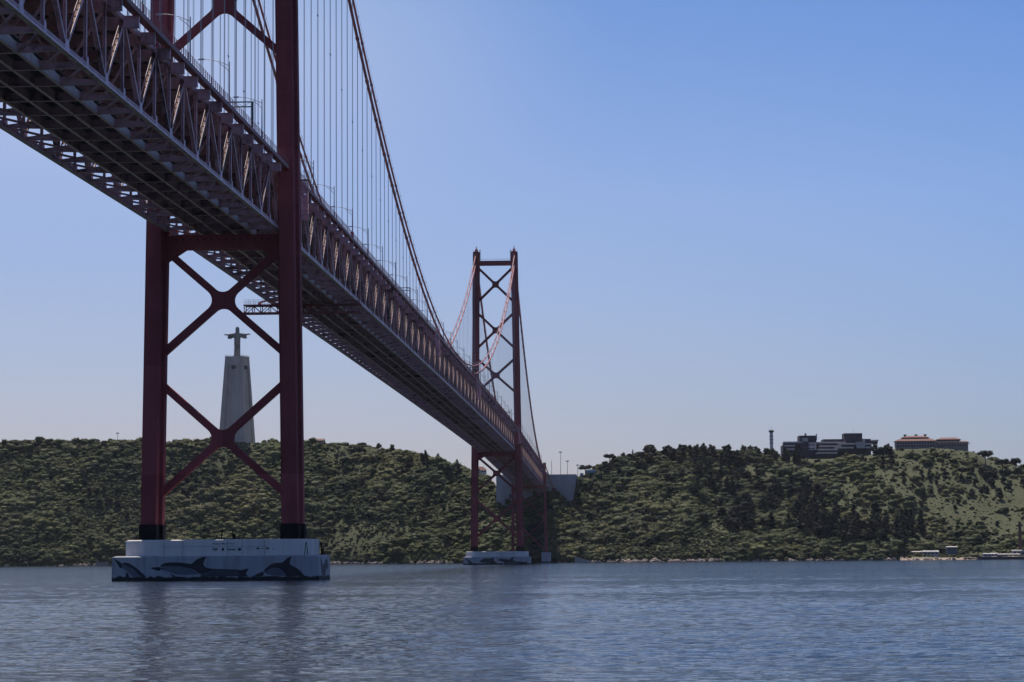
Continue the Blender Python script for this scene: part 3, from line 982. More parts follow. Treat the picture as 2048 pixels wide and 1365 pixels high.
for s, label in ((1, 'steel side truss on the right of the bridge, facing the open river'), (-1, 'steel side truss on the left of the bridge, seen from underneath')):
    t = thing('deck_truss', label, 'bridge truss', (0, 0, 0), group='side trusses of the bridge deck')
    x = s * TRUSS_X
    mb = MB()
    chord_run(mb, x, -0.19, 0.70, 0.26); chord_run(mb, x, 0.24, 0.70, 0.13)
    chord_run(mb, x, 0.37, 0.78, 0.035)
    for y, isb in NODES:           # node plates
        hl = 1.15 if isb else 0.6
        for k in (-1, 1):
            mb.prism_yz([(y - hl, zb(y) - 0.34), (y + hl, zb(y) - 0.34), (y + hl, zb(y) + 0.4), (y + hl * 0.5, zb(y) + 1.25), (y - hl * 0.5, zb(y) + 1.25), (y - hl, zb(y) + 0.4)],
                        x + k * 0.335 - 0.02, x + k * 0.335 + 0.02)
    mb.build('bottom_chord', CHORD, t)
    mb = MB(); chord_run(mb, x, 0.0, 0.60, 0.66); mb.build('chord_web', TRUSS_DARK, t)  # darker tone paints the recess's shade between the sky-lit strips
    mb = MB(); chord_run(mb, x, -0.355, 0.74, 0.04); mb.build('chord_flange', material('flange_underside', (0.38, 0.30, 0.24), 0.6, 0.3, 1.2, second=(0.16, 0.09, 0.08), amount=0.5), t)
    mb = MB()
    chord_run(mb, x, TRUSS_H, 0.56, 0.66)
    for y, isb in NODES:
        hl = 0.6 if isb else 1.1
        z = zb(y) + TRUSS_H
        for k in (-1, 1):
            mb.prism_yz([(y + hl, z + 0.32), (y - hl, z + 0.32), (y - hl, z - 0.4), (y - hl * 0.5, z - 1.2), (y + hl * 0.5, z - 1.2), (y + hl, z - 0.4)],
                        x + k * 0.335 - 0.02, x + k * 0.335 + 0.02)
    mb.build('top_chord', CHORD, t)
    outr = outrigger_mesh(s)
    for i, (y, isb) in enumerate(NODES):
        place('vertical', VERT, t, (x, y, zb(y)))
        if abs(y) > 5 and abs(y - SPAN) > 5:
            place('outrigger', outr, t, (0, y, zb(y)))
        if isb:
            if i + 1 < len(NODES):
                d = place('diagonal', DIAG_UP, t, (x, y, zb(y))); place('web_plate', WEB_UP, d)
            if i > 0:
                d = place('diagonal', DIAG_DN, t, (x, y, zb(y))); place('web_plate', WEB_DN, d)

# ---- deck between the trusses: road above, railway below
deck = thing('bridge_deck', 'double deck of the bridge with road above and dark railway floor below', 'bridge deck', (0, 0, 0))
mb = MB(); chord_run(mb, 0, TRUSS_H + 1.05, 18.4, 0.28); mb.build('roadway_slab', ASPHALT, deck)
mb = MB()
for x in (-8, -5.7, -3.4, -1.1, 1.1, 3.4, 5.7, 8):
    chord_run(mb, x, TRUSS_H + 0.55, 0.25, 0.66)
tag(mb.build('road_stringer', TRUSS_DARK, deck), kind='stuff')
mb = MB()
for x in (-5.0, -1.7, 1.7, 5.0):
    chord_run(mb, x, 0.35, 0.16, 1.2)
mb.build('rail_girder', TRUSS_DARK, deck)
mb = MB()
for x in (-5.0, -1.7, 1.7, 5.0):
    chord_run(mb, x, -0.28, 0.46, 0.05)
mb.build('girder_flange', material('light_painted_flange', (0.50, 0.33, 0.28), 0.5, 0.25, 0.3), deck)  # lighter tone stands in for light thrown up from the water
mb = MB(); chord_run(mb, 0, 1.22, 10.6, 0.12); mb.build('railway_floor', material('rail_floor', (0.035, 0.03, 0.032), 0.9), deck)
mb = MB()
for x in (-3.9, -2.5, 2.5, 3.9):
    chord_run(mb, x, 1.42, 0.1, 0.2)
mb.build('rail', material('rail_steel', (0.16, 0.12, 0.10), 0.4), deck)

mb = MB()
pts = [(-TRUSS_X + 0.3, 0.22), (-TRUSS_X + 0.3, -0.10), (-5.2, -0.30), (5.2, -0.30), (TRUSS_X - 0.3, -0.10), (TRUSS_X - 0.3, 0.22), (5.4, 0.85), (-5.4, 0.85)]
mb.prism_xz(pts, -0.03, 0.03)
for a, b in zip(pts[1:5], pts[2:6]):
    if a[0] != b[0]:
        mb.hexa([(a[0], -0.26, a[1] - 0.05), (a[0], 0.26, a[1] - 0.05), (a[0], 0.26, a[1] - 0.002), (a[0], -0.26, a[1] - 0.002)],
                [(b[0], -0.26, b[1] - 0.05), (b[0], 0.26, b[1] - 0.05), (b[0], 0.26, b[1] - 0.002), (b[0], -0.26, b[1] - 0.002)])
for a, b in ((pts[5], pts[6]), (pts[7], pts[0])):
    mb.hexa([(a[0], -0.22, a[1] + 0.002), (a[0], 0.22, a[1] + 0.002), (a[0], 0.22, a[1] + 0.05), (a[0], -0.22, a[1] + 0.05)],
            [(b[0], -0.22, b[1] + 0.002), (b[0], 0.22, b[1] + 0.002), (b[0], 0.22, b[1] + 0.05), (b[0], -0.22, b[1] + 0.05)])
FLOOR_BEAM = mb.mesh('floor_beam', TRUSS)
FLOOR_BEAM.materials.append(material('light_painted_flange', (0.50, 0.33, 0.28), 0.5, 0.25, 0.3))  # beam flanges lightened in colour as if catching light from below
for pl in FLOOR_BEAM.polygons:
    if pl.index >= 10: pl.material_index = 1
mb = MB()
mb.box(-TRUSS_X + 0.3, TRUSS_X - 0.3, -0.03, 0.03, TRUSS_H - 1.5, TRUSS_H + 0.2)
mb.box(-TRUSS_X + 0.3, TRUSS_X - 0.3, -0.2, 0.2, TRUSS_H - 1.55, TRUSS_H - 1.5)
ROAD_BEAM = mb.mesh('road_beam', TRUSS_DARK)
mb = MB()
for s in (-1, 1):
    mb.bar((s * (TRUSS_X - 0.4), 0, TRUSS_H - 1.6), (s * 5.2, 0, 1.2), 0.3, 0.3)
    mb.bar((s * 5.2, 0, 1.2), (0, 0, TRUSS_H - 1.6), 0.26, 0.26)
SWAY = mb.mesh('sway_brace', TRUSS_DARK)
mb = MB()                          # arched side plate of the railway trough, one per bay
n = 14
arch = [(0.35, -0.26)] + [(PANEL - 0.35, -0.26)] + [(PANEL / 2 + (PANEL / 2 - 0.35) * math.cos(math.pi * i / n), -0.2 + 1.35 * math.sin(math.pi * i / n) ** 0.6) for i in range(n + 1)]
mb.prism_yz(arch, 5.12, 5.18)
ARCH = mb.mesh('arched_plate', HAUNCH)
mb = MB(); mb.ibeam((TRUSS_X - 0.4, 0.3, -0.05), (5.3, PANEL - 0.3, -0.05), 0.3, 0.28, 0.03, (0.6, 0.8, 0)); LAT_R = mb.mesh('lateral_brace', TRUSS)
mb = MB(); mb.ibeam((-TRUSS_X + 0.4, 0.3, -0.05), (-5.3, PANEL - 0.3, -0.05), 0.3, 0.28, 0.03, (-0.6, 0.8, 0)); LAT_L = mb.mesh('lateral_brace', TRUSS)
for i, (y, isb) in enumerate(NODES):
    z = zb(y)
    place('floor_beam', FLOOR_BEAM, deck, (0, y, z))
    place('road_beam', ROAD_BEAM, deck, (0, y, z))
    if isb:
        place('sway_brace', SWAY, deck, (0, y, z))
    if i + 1 < len(NODES):
        place('arched_plate', ARCH, deck, (0, y, z))
        place('lateral_brace', LAT_R, deck, (0, y, z))
        place('lateral_brace', LAT_L, deck, (0, y, z))
for s in (-1, 1):
    mb = MB()
    chord_run(mb, s * 12.65, TRUSS_H + 0.55, 1.3, 0.12)
    chord_run(mb, s * 13.25, TRUSS_H + 0.62, 0.14, 0.7)
    chord_run(mb, s * 9.35, TRUSS_H + 1.35, 0.3, 0.8)
    mb.build('walkway', DECK_EDGE, deck)
    mb = MB()
    y = NODES[0][0]
    while y < Y_END:
        z = zb(y) + TRUSS_H + 1.0
        mb.box(s * 13.2 - 0.045, s * 13.2 + 0.045, y - 0.045, y + 0.045, z, z + 1.25)
        y += PANEL / 6
    for dz in (1.45, 1.75, 2.05, 2.27):
        chord_run(mb, s * 13.2, TRUSS_H + dz, 0.035, 0.035)
    tag(mb.build('railing', DECK_EDGE, deck), kind='stuff')

# ---- suspension cables and hangers
CX = 11.52


def upper_z(y):
    if 0 <= y <= SPAN: return 82.4 + 3.95e-4 * (y - SPAN / 2) ** 2
    t = -y if y < 0 else y - SPAN
    return 183.7 - 0.42 * t + 3.9e-4 * t * t + 1.2 * (t / 483)


def lower_z(y):
    if 0 <= y <= SPAN: return 78.9 + 3.88e-4 * (y - SPAN / 2) ** 2
    t = -y if y < 0 else y - SPAN
    return 178.4 - 0.405 * t + 3.75e-4 * t * t


def cable(name, label, s, fz, rad, hang_first, cat='cable'):
    t = thing(name, label, cat, (0, 0, 0), group='cables of the suspension bridge')
    pts = [(s * CX, y, fz(y)) for y in list(range(-300, 1, 10)) + [SPAN * i / 100 for i in range(1, 101)] + [SPAN + 10 * i for i in range(1, 48)]]
    mb = MB(); mb.tube(pts, rad, 8)
    for i, (y, isb) in enumerate(NODES):
        if isb == hang_first and abs(y) > 4:
            z = fz(y); d = (fz(y + 1) - fz(y - 1)) / 2
            mb.tube([(s * CX, y - 0.5, z - d * 0.5), (s * CX, y + 0.5, z + d * 0.5)], rad * 1.3, 8)
    cab = mb.build('cable', CABLE_RED, t, smooth=True)
    if fz is upper_z:              # hand ropes on stanchions above the cable
        mb = MB()
        for k in (-1, 1):
            mb.tube([(x + k * 0.35, y, z + 1.15) for x, y, z in pts], 0.025, 4)
        for y, isb in NODES:
            if isb and abs(y) > 4:
                for k in (-1, 1):
                    mb.bar((s * CX, y, fz(y)), (s * CX + k * 0.36, y, fz(y) + 1.3), 0.09, 0.09)
        mb.build('hand_rope', ROPE, t)
    gap = 0.37 if hang_first else 0.55
    for y, isb in NODES:
        if isb != hang_first or abs(y) < 4 or abs(y - SPAN) < 4:
            continue
        base = zb(y) + TRUSS_H + 0.3
        top = fz(y)
        if top - base < 1.0:
            continue
        mb = MB()
        for k in (-1, 1):
            mb.tube([(s * CX, y + k * gap, base), (s * CX, y + k * gap, top)], 0.045, 5, cap=False)
        if top - base > 16 and hang_first:
            for f in ((0.45,) if top - base < 60 else (0.3, 0.62)):
                zz = base + (top - base) * f
                mb.box(s * CX - 0.05, s * CX + 0.05, y - gap, y + gap, zz, zz + 0.1)
        elif top - base > 16:
            zz = base + (top - base) * 0.5
            for k in (-1, 1):
                mb.box(s * CX - 0.11, s * CX + 0.11, y + k * gap - 0.11, y + k * gap + 0.11, zz, zz + 0.25)
        mb.build('hanger', ROPE, t)
    return t


cable('suspension_cable', 'thicker lower suspension cable on the right side of the bridge', 1, lower_z, 0.38, True)
cable('suspension_cable', 'thinner upper suspension cable on the right side of the bridge', 1, upper_z, 0.29, False)
cable('suspension_cable', 'thicker lower suspension cable on the left side of the bridge', -1, lower_z, 0.38, True)
cable('suspension_cable', 'thinner upper suspension cable on the left side of the bridge', -1, upper_z, 0.29, False)

# ---- street lamps along the right hand walkway
def make_lamp(signs):
    t = thing('street_lamp', 'lamp', 'street lamp', (0, 0, 0), group='street lamps along the right edge of the bridge')
    mb = MB(); mb.tube([(0, 0, 0), (0, 0, 4), (0, 0, 8.3)], [0.13, 0.11, 0.08], 8); mb.build('pole', GALV, t)
    arc = [(-4.2 * k, 0, 7.6 + 1.15 * math.sin(k * math.pi / 2) ** 0.9) for k in [i / 8 for i in range(9)]]
    mb = MB(); mb.tube(arc, 0.055, 6)
    mb.tube([(0, 0, 6.6), (-0.7, 0, 7.35), (-1.7, 0, 8.1)], 0.045, 6)
    for k in (1, 2, 3):
        a = Vector(arc[k]); b = Vector((-0.55 * k, 0, 6.6 + 0.75 * 0.55 * k / 0.7 * 1.1))
        mb.bar(a, b, 0.03, 0.03)
    mb.build('arm', GALV, t)
    mb = MB()
    mb.rings([[(-4.1 - 0.02, 0.1, 8.70), (-4.1, -0.1, 8.70), (-4.1, -0.1, 8.84), (-4.1, 0.1, 8.84)],
              [(-4.6, 0.2, 8.62), (-4.6, -0.2, 8.62), (-4.6, -0.16, 8.9), (-4.6, 0.16, 8.9)],
              [(-5.25, 0.12, 8.66), (-5.25, -0.12, 8.66), (-5.25, -0.1, 8.8), (-5.25, 0.1, 8.8)]])
    mb.build('luminaire', material('luminaire_grey', (0.5, 0.5, 0.48), 0.4), t)
    return t


lamp0 = None
LAMP_NAMES = {}
k = -3
count = 0
while -34.3 + 37.45 * k < 1440:
    y = -34.3 + 37.45 * k; k += 1
    if abs(y) < 6 or abs(y - SPAN) < 6:
        continue
    loc = (12.35, y, zb(y) + TRUSS_H + 0.6)
    if y < 0:
        lab = ['leftmost street lamp on the near side of the near tower', 'second street lamp from the left before the near tower', 'third street lamp from the left, beside the signal gantry before the near tower',
               'street lamp before the near tower'][min(count, 3)]
    elif y < 60: lab = 'first street lamp just beyond the near tower, partly behind the stair'
    elif y < 100: lab = 'second street lamp beyond the near tower, beside the cables'
    elif y < 130: lab = 'street lamp with a red and a blue round sign on its pole'
    elif y < SPAN: lab = '%s street lamp beyond the one with round signs on the main span' % ordinal(int(round((y - 115.5) / 37.45)))
    else: lab = '%s tiny street lamp on the bridge beyond the far tower' % ordinal(int((y - SPAN) // 37.45) + 1)
    if lamp0 is None:
        lamp0 = make_lamp(False); lamp0.location = loc; lamp0['label'] = lab; o = lamp0
    else:
        o = copy_thing(lamp0, loc, label=lab)
    if 100 < y < 130:
        for z, mt in ((2.3, SIGN_RED), (1.5, SIGN_BLUE)):
            mb = MB(); mb.tube([(0, -0.16, z), (0, -0.2, z)], 0.42, 14); mb.build('round_sign', mt, o)
    count += 1

# ---- lane signal gantries
for y, lab in ((-46.1, 'green lane signal gantry over the road before the near tower'), (275.0, 'green lane signal gantry over the main span beyond the near tower'),
               (600.0, 'small lane signal gantry beside the lowest point of the cables'), (918.0, 'small lane signal gantry just before the far tower')):
    z0 = zb(y) + TRUSS_H + 0.6
    t = thing('signal_gantry', lab, 'gantry', (0, y, z0), group='lane signal gantries')
    for s in (-1, 1):
        mb = MB(); mb.box(s * 12.4 - 0.17, s * 12.4 + 0.17, -0.17, 0.17, 0, 5.9); mb.build('post', GREEN_STEEL, t)
    mb = MB()
    for z in (5.0, 5.85):
        mb.box(-12.2, 12.2, -0.1, 0.1, z - 0.1, z + 0.1)
    for i in range(20):
        x = -12 + 24 * i / 20
        mb.bar((x, 0, 5.05 if i % 2 else 5.8), (x + 1.2, 0, 5.8 if i % 2 else 5.05), 0.05, 0.05, (0, 1, 0))
    mb.build('beam', GREEN_STEEL, t)
    for x in (7.4, 4.4, 1.2, -1.9, -5.0):
        mb = MB(); mb.box(x - 0.5, x + 0.5, -0.32, 0.16, 4.9, 5.95); hd = mb.build('signal_head', BLACK, t)
        mb = MB(); mb.prism_xz([(x, 5.05), (x + 0.3, 5.4), (x + 0.1, 5.4), (x + 0.1, 5.8), (x - 0.1, 5.8), (x - 0.1, 5.4), (x - 0.3, 5.4)], -0.345, -0.325)
        mb.build('lit_arrow', SIGNAL, hd)

# ---- maintenance platform slung under the deck
t = thing('maintenance_platform', 'dark red maintenance platform slung under the deck beyond the near tower', 'platform', (0, 140, 0))
zt = zb(140) - 0.55
mb = MB()
y0, y1 = -1.6, 1.6
for yy in (y0, y1):
    for z in (zt - 0.55, zt - 2.5):
        mb.box(-17.2, 11.9, yy - 0.17, yy + 0.17, z - 0.17, z + 0.17)
    n = 14
    for i in range(n):
        xa, xb = -17.0 + 28.7 * i / n, -17.0 + 28.7 * (i + 1) / n
        mb.bar((xa, yy, zt - 0.6), (xa, yy, zt - 2.45), 0.2, 0.2, (0, 1, 0))
        mb.bar((xa, yy, zt - (0.6 if i % 2 else 2.4)), (xb, yy, zt - (2.4 if i % 2 else 0.6)), 0.17, 0.17, (0, 1, 0))
for i in range(30):
    x = -17 + i
    mb.box(x - 0.05, x + 0.05, y0, y1, zt - 2.62, zt - 2.56)
mb.build('frame', DECK_EDGE, t)
mb = MB(); mb.box(-17.0, 11.8, -1.45, 1.45, zt - 0.42, zt - 0.36); mb.build('walk_floor', TRUSS_DARK, t)
mb = MB()
for yy in (y0, y1):
    for i in range(26):
        x = -17 + 1.15 * i
        mb.box(x - 0.03, x + 0.03, yy - 0.03, yy + 0.03, zt - 0.4, zt + 0.8)
    for z in (zt + 0.2, zt + 0.78):
        mb.box(-17, 11.8, yy - 0.025, yy + 0.025, z, z + 0.05)
tag(mb.build('guard_rail', DECK_EDGE, t), kind='stuff')
for x in (-13.4, 11.3):
    mb = MB()
    mb.box(x - 0.3, x + 0.3, -0.9, 0.9, zt - 0.35, zt + 0.2)
    for yy in (-0.8, 0.8):
        mb.bar((x, yy, zt + 0.2), (math.copysign(TRUSS_X + .1, x), yy, zt + 1.0), 0.22, 0.22)
    mb.build('trolley', TRUSS_DARK, t)

# ---- access stairs hung outside the right truss
def stair(y, lab, h=8.8):
    z1 = zb(y) + TRUSS_H + 0.6
    t = thing('access_stair', lab, 'stair', (0, y, 0), group='access stairs outside the right truss')
    run = 6.5
    top, bot = (13.6, run / 2, z1), (14.5, -run / 2, z1 - h)
    for k in (0, 1.25):
        mb = MB(); mb.bar((top[0] + k, top[1], top[2]), (bot[0] + k, bot[1], bot[2]), 0.09, 0.45, (1, 0, 0)); mb.build('side_plate', TRUSS, t)
        mb = MB(); mb.bar((top[0] + k, top[1], top[2] + 1.0), (bot[0] + k, bot[1], bot[2] + 1.0), 0.05, 0.05, (1, 0, 0))
        for i in range(7):
            f = i / 6
            q = Vector(top).lerp(Vector(bot), f) + Vector((k, 0, 0))
            mb.box(q.x - .025, q.x + .025, q.y - .025, q.y + .025, q.z, q.z + 1.0)
        mb.build('hand_rail', TRUSS, t)
    n = 30
    me = None
    for i in range(n):
        q = Vector(top).lerp(Vector(bot), (i + 0.5) / n)
        if me is None:
            mb = MB(); mb.box(0.05, 1.2, -0.12, 0.12, -0.02, 0.02); mb.box(0.05, 1.2, -0.13, -0.11, -0.14, -0.02); me = mb.mesh('tread', CHORD)
        place('tread', me, t, q)
    for (qx, qy, qz) in (top, bot):
        mb = MB(); mb.box(qx - 0.3, qx + 1.5, qy - 0.8, qy + 0.8, qz - 0.12, qz); mb.box(TRUSS_X + 0.4, qx, qy - 0.08, qy + 0.08, qz - 0.3, qz - 0.13)
        mb.build('landing', TRUSS, t)
        mb = MB()
        for ax, ay in ((-0.25, -0.75), (1.45, -0.75), (1.45, 0.75), (-0.25, 0.75)):
            mb.box(qx + ax - .035, qx + ax + .035, qy + ay - .035, qy + ay + .035, qz, qz + 1.7)
        for zz in (0.8, 1.65):
            mb.box(qx - .25, qx + 1.45, qy - .775, qy - .725, qz + zz, qz + zz + .05); mb.box(qx - .25, qx + 1.45, qy + .725, qy + .775, qz + zz, qz + zz + .05)
        mb.build('landing_rail', GALV, t)


stair(8.5, 'steel access stair just right of the near tower leg')
stair(356.0, 'grey access stair on the side truss in the middle of the main span')
stair(585.0, 'small access stair on the side truss nearer the far tower')
stair(985.0, 'small access stair right beside the far tower')

# ---- end pier of the side span and anchorage
t = thing('approach_pier', 'slender steel end pier standing in the shade on the far shore', 'bridge pier', (0, 1496, 0))
for s in (-1, 1):
    mb = MB()
    mb.hexa([(s * 13 - 1.1, -1.6, 8), (s * 13 + 1.1, -1.6, 8), (s * 13 + 1.1, 1.6, 8), (s * 13 - 1.1, 1.6, 8)],
            [(s * 12.2 - 1.0, -1.3, 74.5), (s * 12.2 + 1.0, -1.3, 74.5), (s * 12.2 + 1.0, 1.3, 74.5), (s * 12.2 - 1.0, 1.3, 74.5)])
    mb.build('leg', TOWER_RED, t)
    mb = MB(); mb.box(s * 13 - 3.6, s * 13 + 3.6, -3.6, 3.6, -2, 8); mb.build('footing', PIER_MAT, t)
for za, zbm in ((9, 34), (34, 58)):
    mb = MB()
    mb.bar((-12.6, -0.4, za), (12.2, -0.4, zbm), 0.6, 0.9, (0, 1, 0))
    mb.bar((12.6, 0.4, za), (-12.2, 0.4, zbm), 0.6, 0.9, (0, 1, 0))
    mb.build('cross_brace', TOWER_RED, t)
mb = MB(); mb.box(-12, 12, -1.2, 1.2, 57.5, 59.4); mb.box(-11.2, 11.2, -1.0, 1.0, 75.0, 76.0); mb.box(-13.4, -11.2, -1.6, 1.6, 73.5, 77.5); mb.box(11.2, 13.4, -1.6, 1.6, 73.5, 77.5)
mb.build('strut', TOWER_RED, t)

t = thing('anchorage', 'huge grey concrete anchorage block at the far end of the bridge', 'anchorage', (0, 1594, 0))
mb = MB()
front = [(-30.6, 40), (34.0, 40), (33.2, 56), (34.8, 71.5), (-30.6, 71.5)]
mb.prism_xz([(-30.6, 30), (28.8, 30), (34.9, 69), (34.9, 71.5), (-30.6, 71.5)], 0, 60)
mb.build('block', CONC, t)
mb = MB(); mb.hexa([(31.3, -0.03, 45), (31.35, -0.03, 45), (31.35, 10, 45), (31.3, 10, 45)], [(35.2, -0.03, 69), (35.3, -0.03, 69), (35.3, 10, 69), (35.2, 10, 69)])
for z in (50, 54, 58, 62, 66):
    mb.box(-30.5, 31.4, -0.04, -0.01, z, z + 0.12)
mb.build('pour_line', material('pour_line', (0.2, 0.2, 0.2), 0.9), t)
mb = MB(); mb.box(-20.2, -17.4, -0.3, 0.05, 52.6, 55.6); mb.build('doorway', material('doorway_dark', (0.10, 0.03, 0.03), 0.8), t)
for s in (-1, 1):
    mb = MB(); mb.box(s * 16.5 - 1.6, s * 16.5 + 1.6, -0.6, 0.05, 57, 60.5); mb.build('cable_port', DARK_CLAD, t)
    c = thing('anchor_cable', 'cable running down from the end pier into the anchorage, %s' % ('right of the deck' if s > 0 else 'left of the deck'), 'cable', (0, 0, 0), group='anchor cables')
    mb = MB(); mb.tube([(s * 12.3, 1496, 77.2), (s * 16.5, 1593.6, 58.6)], 0.42, 8); mb.build('cable', CABLE_RED, c)
t = thing('toll_approach', 'road viaduct between end pier and anchorage', 'viaduct', (0, 1496, 0))
mb = MB(); mb.box(-12.6, 12.6, 3.2, 97.9, 60.6, 62.4); mb.build('deck_girder', TRUSS_DARK, t)
mb = MB(); mb.box(-12.6, 12.6, 3.2, 97.9, 69.8, 71.4); mb.build('road_girder', TRUSS_DARK, t)

# ---------------------------------------------------------------- monument on the left hill
MON = at(474, 878, 2310)
MON_Z = at(474, 715, 2310).z - 82.0
ped = thing('monument_pedestal', 'tall tapering concrete pedestal on the hill behind the near tower', 'pedestal', (MON.x, MON.y, MON_Z), R(-15))
PT, PB = 8.3, 12.9                 # half widths at top and bottom


def ped_w(z):
    return PB + (PT - PB) * z / 82.0


mb = MB()                           # four corner pillars leaning together
for i in (-1, 1):
    for j in (-1, 1):
        rings = []
        for z in (0, 20, 40, 60, 74):
            w = ped_w(z); a = w * 0.40
            xs_ = sorted((i * w, i * (w - a))); ys_ = sorted((j * w, j * (w - a)))
            rings.append([(xs_[0], ys_[0], z), (xs_[1], ys_[0], z), (xs_[1], ys_[1], z), (xs_[0], ys_[1], z)])
        mb.rings(rings)
mb.build('corner_pillar', PEDESTAL_MAT, ped)
mb = MB()                           # recessed panels between the pillars
rings = []
for z in (0, 30, 60, 74):
    w = ped_w(z) * 0.88
    rings.append([(-w, -w, z), (w, -w, z), (w, w, z), (-w, w, z)])
mb.rings(rings); mb.build('recessed_panel', PEDESTAL_MAT, ped)
mb = MB()
w0, w1 = ped_w(74), ped_w(82)
mb.hexa([(-w0, -w0, 74), (w0, -w0, 74), (w0, w0, 74), (-w0, w0, 74)], [(-w1, -w1, 81.6), (w1, -w1, 81.6), (w1, w1, 81.6), (-w1, w1, 81.6)])
mb.box(-w1 - 0.3, w1 + 0.3, -w1 - 0.3, w1 + 0.3, 81.6, 82.3)
mb.build('crown_block', PEDESTAL_MAT, ped)
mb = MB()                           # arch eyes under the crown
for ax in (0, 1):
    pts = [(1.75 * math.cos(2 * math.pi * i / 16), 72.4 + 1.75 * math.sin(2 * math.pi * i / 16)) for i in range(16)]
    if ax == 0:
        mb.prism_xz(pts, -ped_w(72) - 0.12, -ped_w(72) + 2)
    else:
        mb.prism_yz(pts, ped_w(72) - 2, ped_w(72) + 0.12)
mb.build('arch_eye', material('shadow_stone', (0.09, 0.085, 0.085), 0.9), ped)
mb = MB()
for a in range(4):
    for i in range(13):
        k = -w1 + 2 * w1 * i / 12
        x, y = ((k, -w1), (k, w1), (-w1, k), (w1, k))[a]
        mb.box(x - 0.08, x + 0.08, y - 0.08, y + 0.08, 82.3, 83.5)
mb.box(-w1, w1, -w1 - 0.05, -w1 + 0.05, 83.4, 83.5); mb.box(-w1, w1, w1 - 0.05, w1 + 0.05, 83.4, 83.5)
mb.box(-w1 - 0.05, -w1 + 0.05, -w1, w1, 83.4, 83.5); mb.box(w1 - 0.05, w1 + 0.05, -w1, w1, 83.4, 83.5)
tag(mb.build('parapet_rail', GALV, ped), kind='stuff')

st = thing('statue', 'grey stone robed figure with outstretched arms on top of the pedestal', 'statue', (MON.x, MON.y, MON_Z + 82.3), R(-8))
mb = MB()


def ell(cx, cy, z, rx, ry, n=16, pleat=0.0):
    return [(cx + rx * math.cos(2 * math.pi * k / n) * (1 + pleat * (k % 2)), cy + ry * math.sin(2 * math.pi * k / n) * (1 + pleat * (k % 2)), z) for k in range(n)]


# robe, chest, neck and head in one loft
prof = [(0, 3.0, 2.4, .07), (1.0, 2.9, 2.3, .07), (5, 2.75, 2.15, .07), (9, 2.7, 2.1, .06), (13, 2.75, 2.1, .05), (16.5, 2.95, 2.1, .03), (19.0, 3.2, 2.0, .0), (20.6, 3.3, 1.9, 0), (21.8, 2.7, 1.7, 0),
        (22.6, 1.5, 1.3, 0), (23.1, 1.15, 1.15, 0), (23.7, 1.45, 1.4, 0), (24.8, 1.65, 1.7, 0), (26.0, 1.6, 1.75, 0), (27.0, 1.2, 1.35, 0), (27.6, 0.4, 0.5, 0)]
mb.rings([ell(0, 0, z, rx, ry, 16, pl) for z, rx, ry, pl in prof])
for s in (-1, 1):
    # shoulder, wide sleeve, forearm and hand stretched out sideways
    arm = [(1.2, 19.9, 2.2, 1.6), (3.2, 19.8, 2.15, 1.4), (5.0, 19.4, 2.2, 1.25), (7.2, 19.2, 2.15, 1.1), (8.6, 19.2, 1.9, 1.0), (8.7, 20.2, 0.85, 0.7), (10.2, 20.6, 0.6, 0.55), (10.9, 20.7, 0.7, 0.4), (12.0, 20.5, 0.45, 0.3), (12.5, 20.4, 0.15, 0.15)]
    rings = []
    for x, zc, rz_, ry in arm:
        rings.append([(s * x, ry * math.cos(2 * math.pi * k / 12), zc + rz_ * math.sin(2 * math.pi * k / 12)) for k in range(12)])
    mb.rings(rings)
    # hanging cuff of the sleeve
    mb.prism_xz(sorted_poly([(s * 4.6, 18.6), (s * 8.6, 19.0), (s * 9.1, 17.0), (s * 6.8, 16.5), (s * 5.4, 17.0)], s), -0.9, 0.9)
# hair and beard
mb.rings([ell(0, 0.55, 22.2, 1.9, 1.1, 10), ell(0, 0.6, 24, 1.95, 1.4, 10), ell(0, 0.4, 26.4, 1.8, 1.6, 10), ell(0, 0.2, 27.5, 1.0, 1.2, 10), ell(0, 0.1, 27.9, 0.3, 0.4, 10)])
mb.rings([ell(0, -1.2, 23.0, 0.5, 0.5, 8), ell(0, -1.45, 23.8, 0.75, 0.5, 8), ell(0, -1.5, 24.4, 0.6, 0.4, 8)])
# nose, brow
mb.hexa([(-0.2, -1.9, 24.6), (0.2, -1.9, 24.6), (0.2, -1.5, 24.6), (-0.2, -1.5, 24.6)], [(-0.1, -1.75, 25.4), (0.1, -1.75, 25.4), (0.1, -1.5, 25.4), (-0.1, -1.5, 25.4)])
mb.build('figure', STATUE_MAT, st, smooth=True)
mb = MB(); mb.hexa([(-3.4, -3.0, 0), (3.4, -3.0, 0), (3.4, 3.0, 0), (-3.4, 3.0, 0)], [(-3.2, -2.8, 0.9), (3.2, -2.8, 0.9), (3.2, 2.8, 0.9), (-3.2, 2.8, 0.9)]); mb.build('plinth', STATUE_MAT, st)

# ---------------------------------------------------------------- buildings on the right hill
def win_row(parent, x0, x1, y, z0, z1, n, name='window'):
    w = (x1 - x0) / n
    mb = MB(); mb.box(0.14 * w, 0.86 * w, -0.06, 0.1, 0, z1 - z0)
    me = mb.mesh(name, GLASS)
    for i in range(n):
        place(name, me, parent, (x0 + i * w, y, z0))


HD = 2262.0
M2 = HD / F_PX                      # metres per picture pixel at the hotel


def hx(px): return (px - 1670) * M2
def hz(py): return (917 - py) * M2


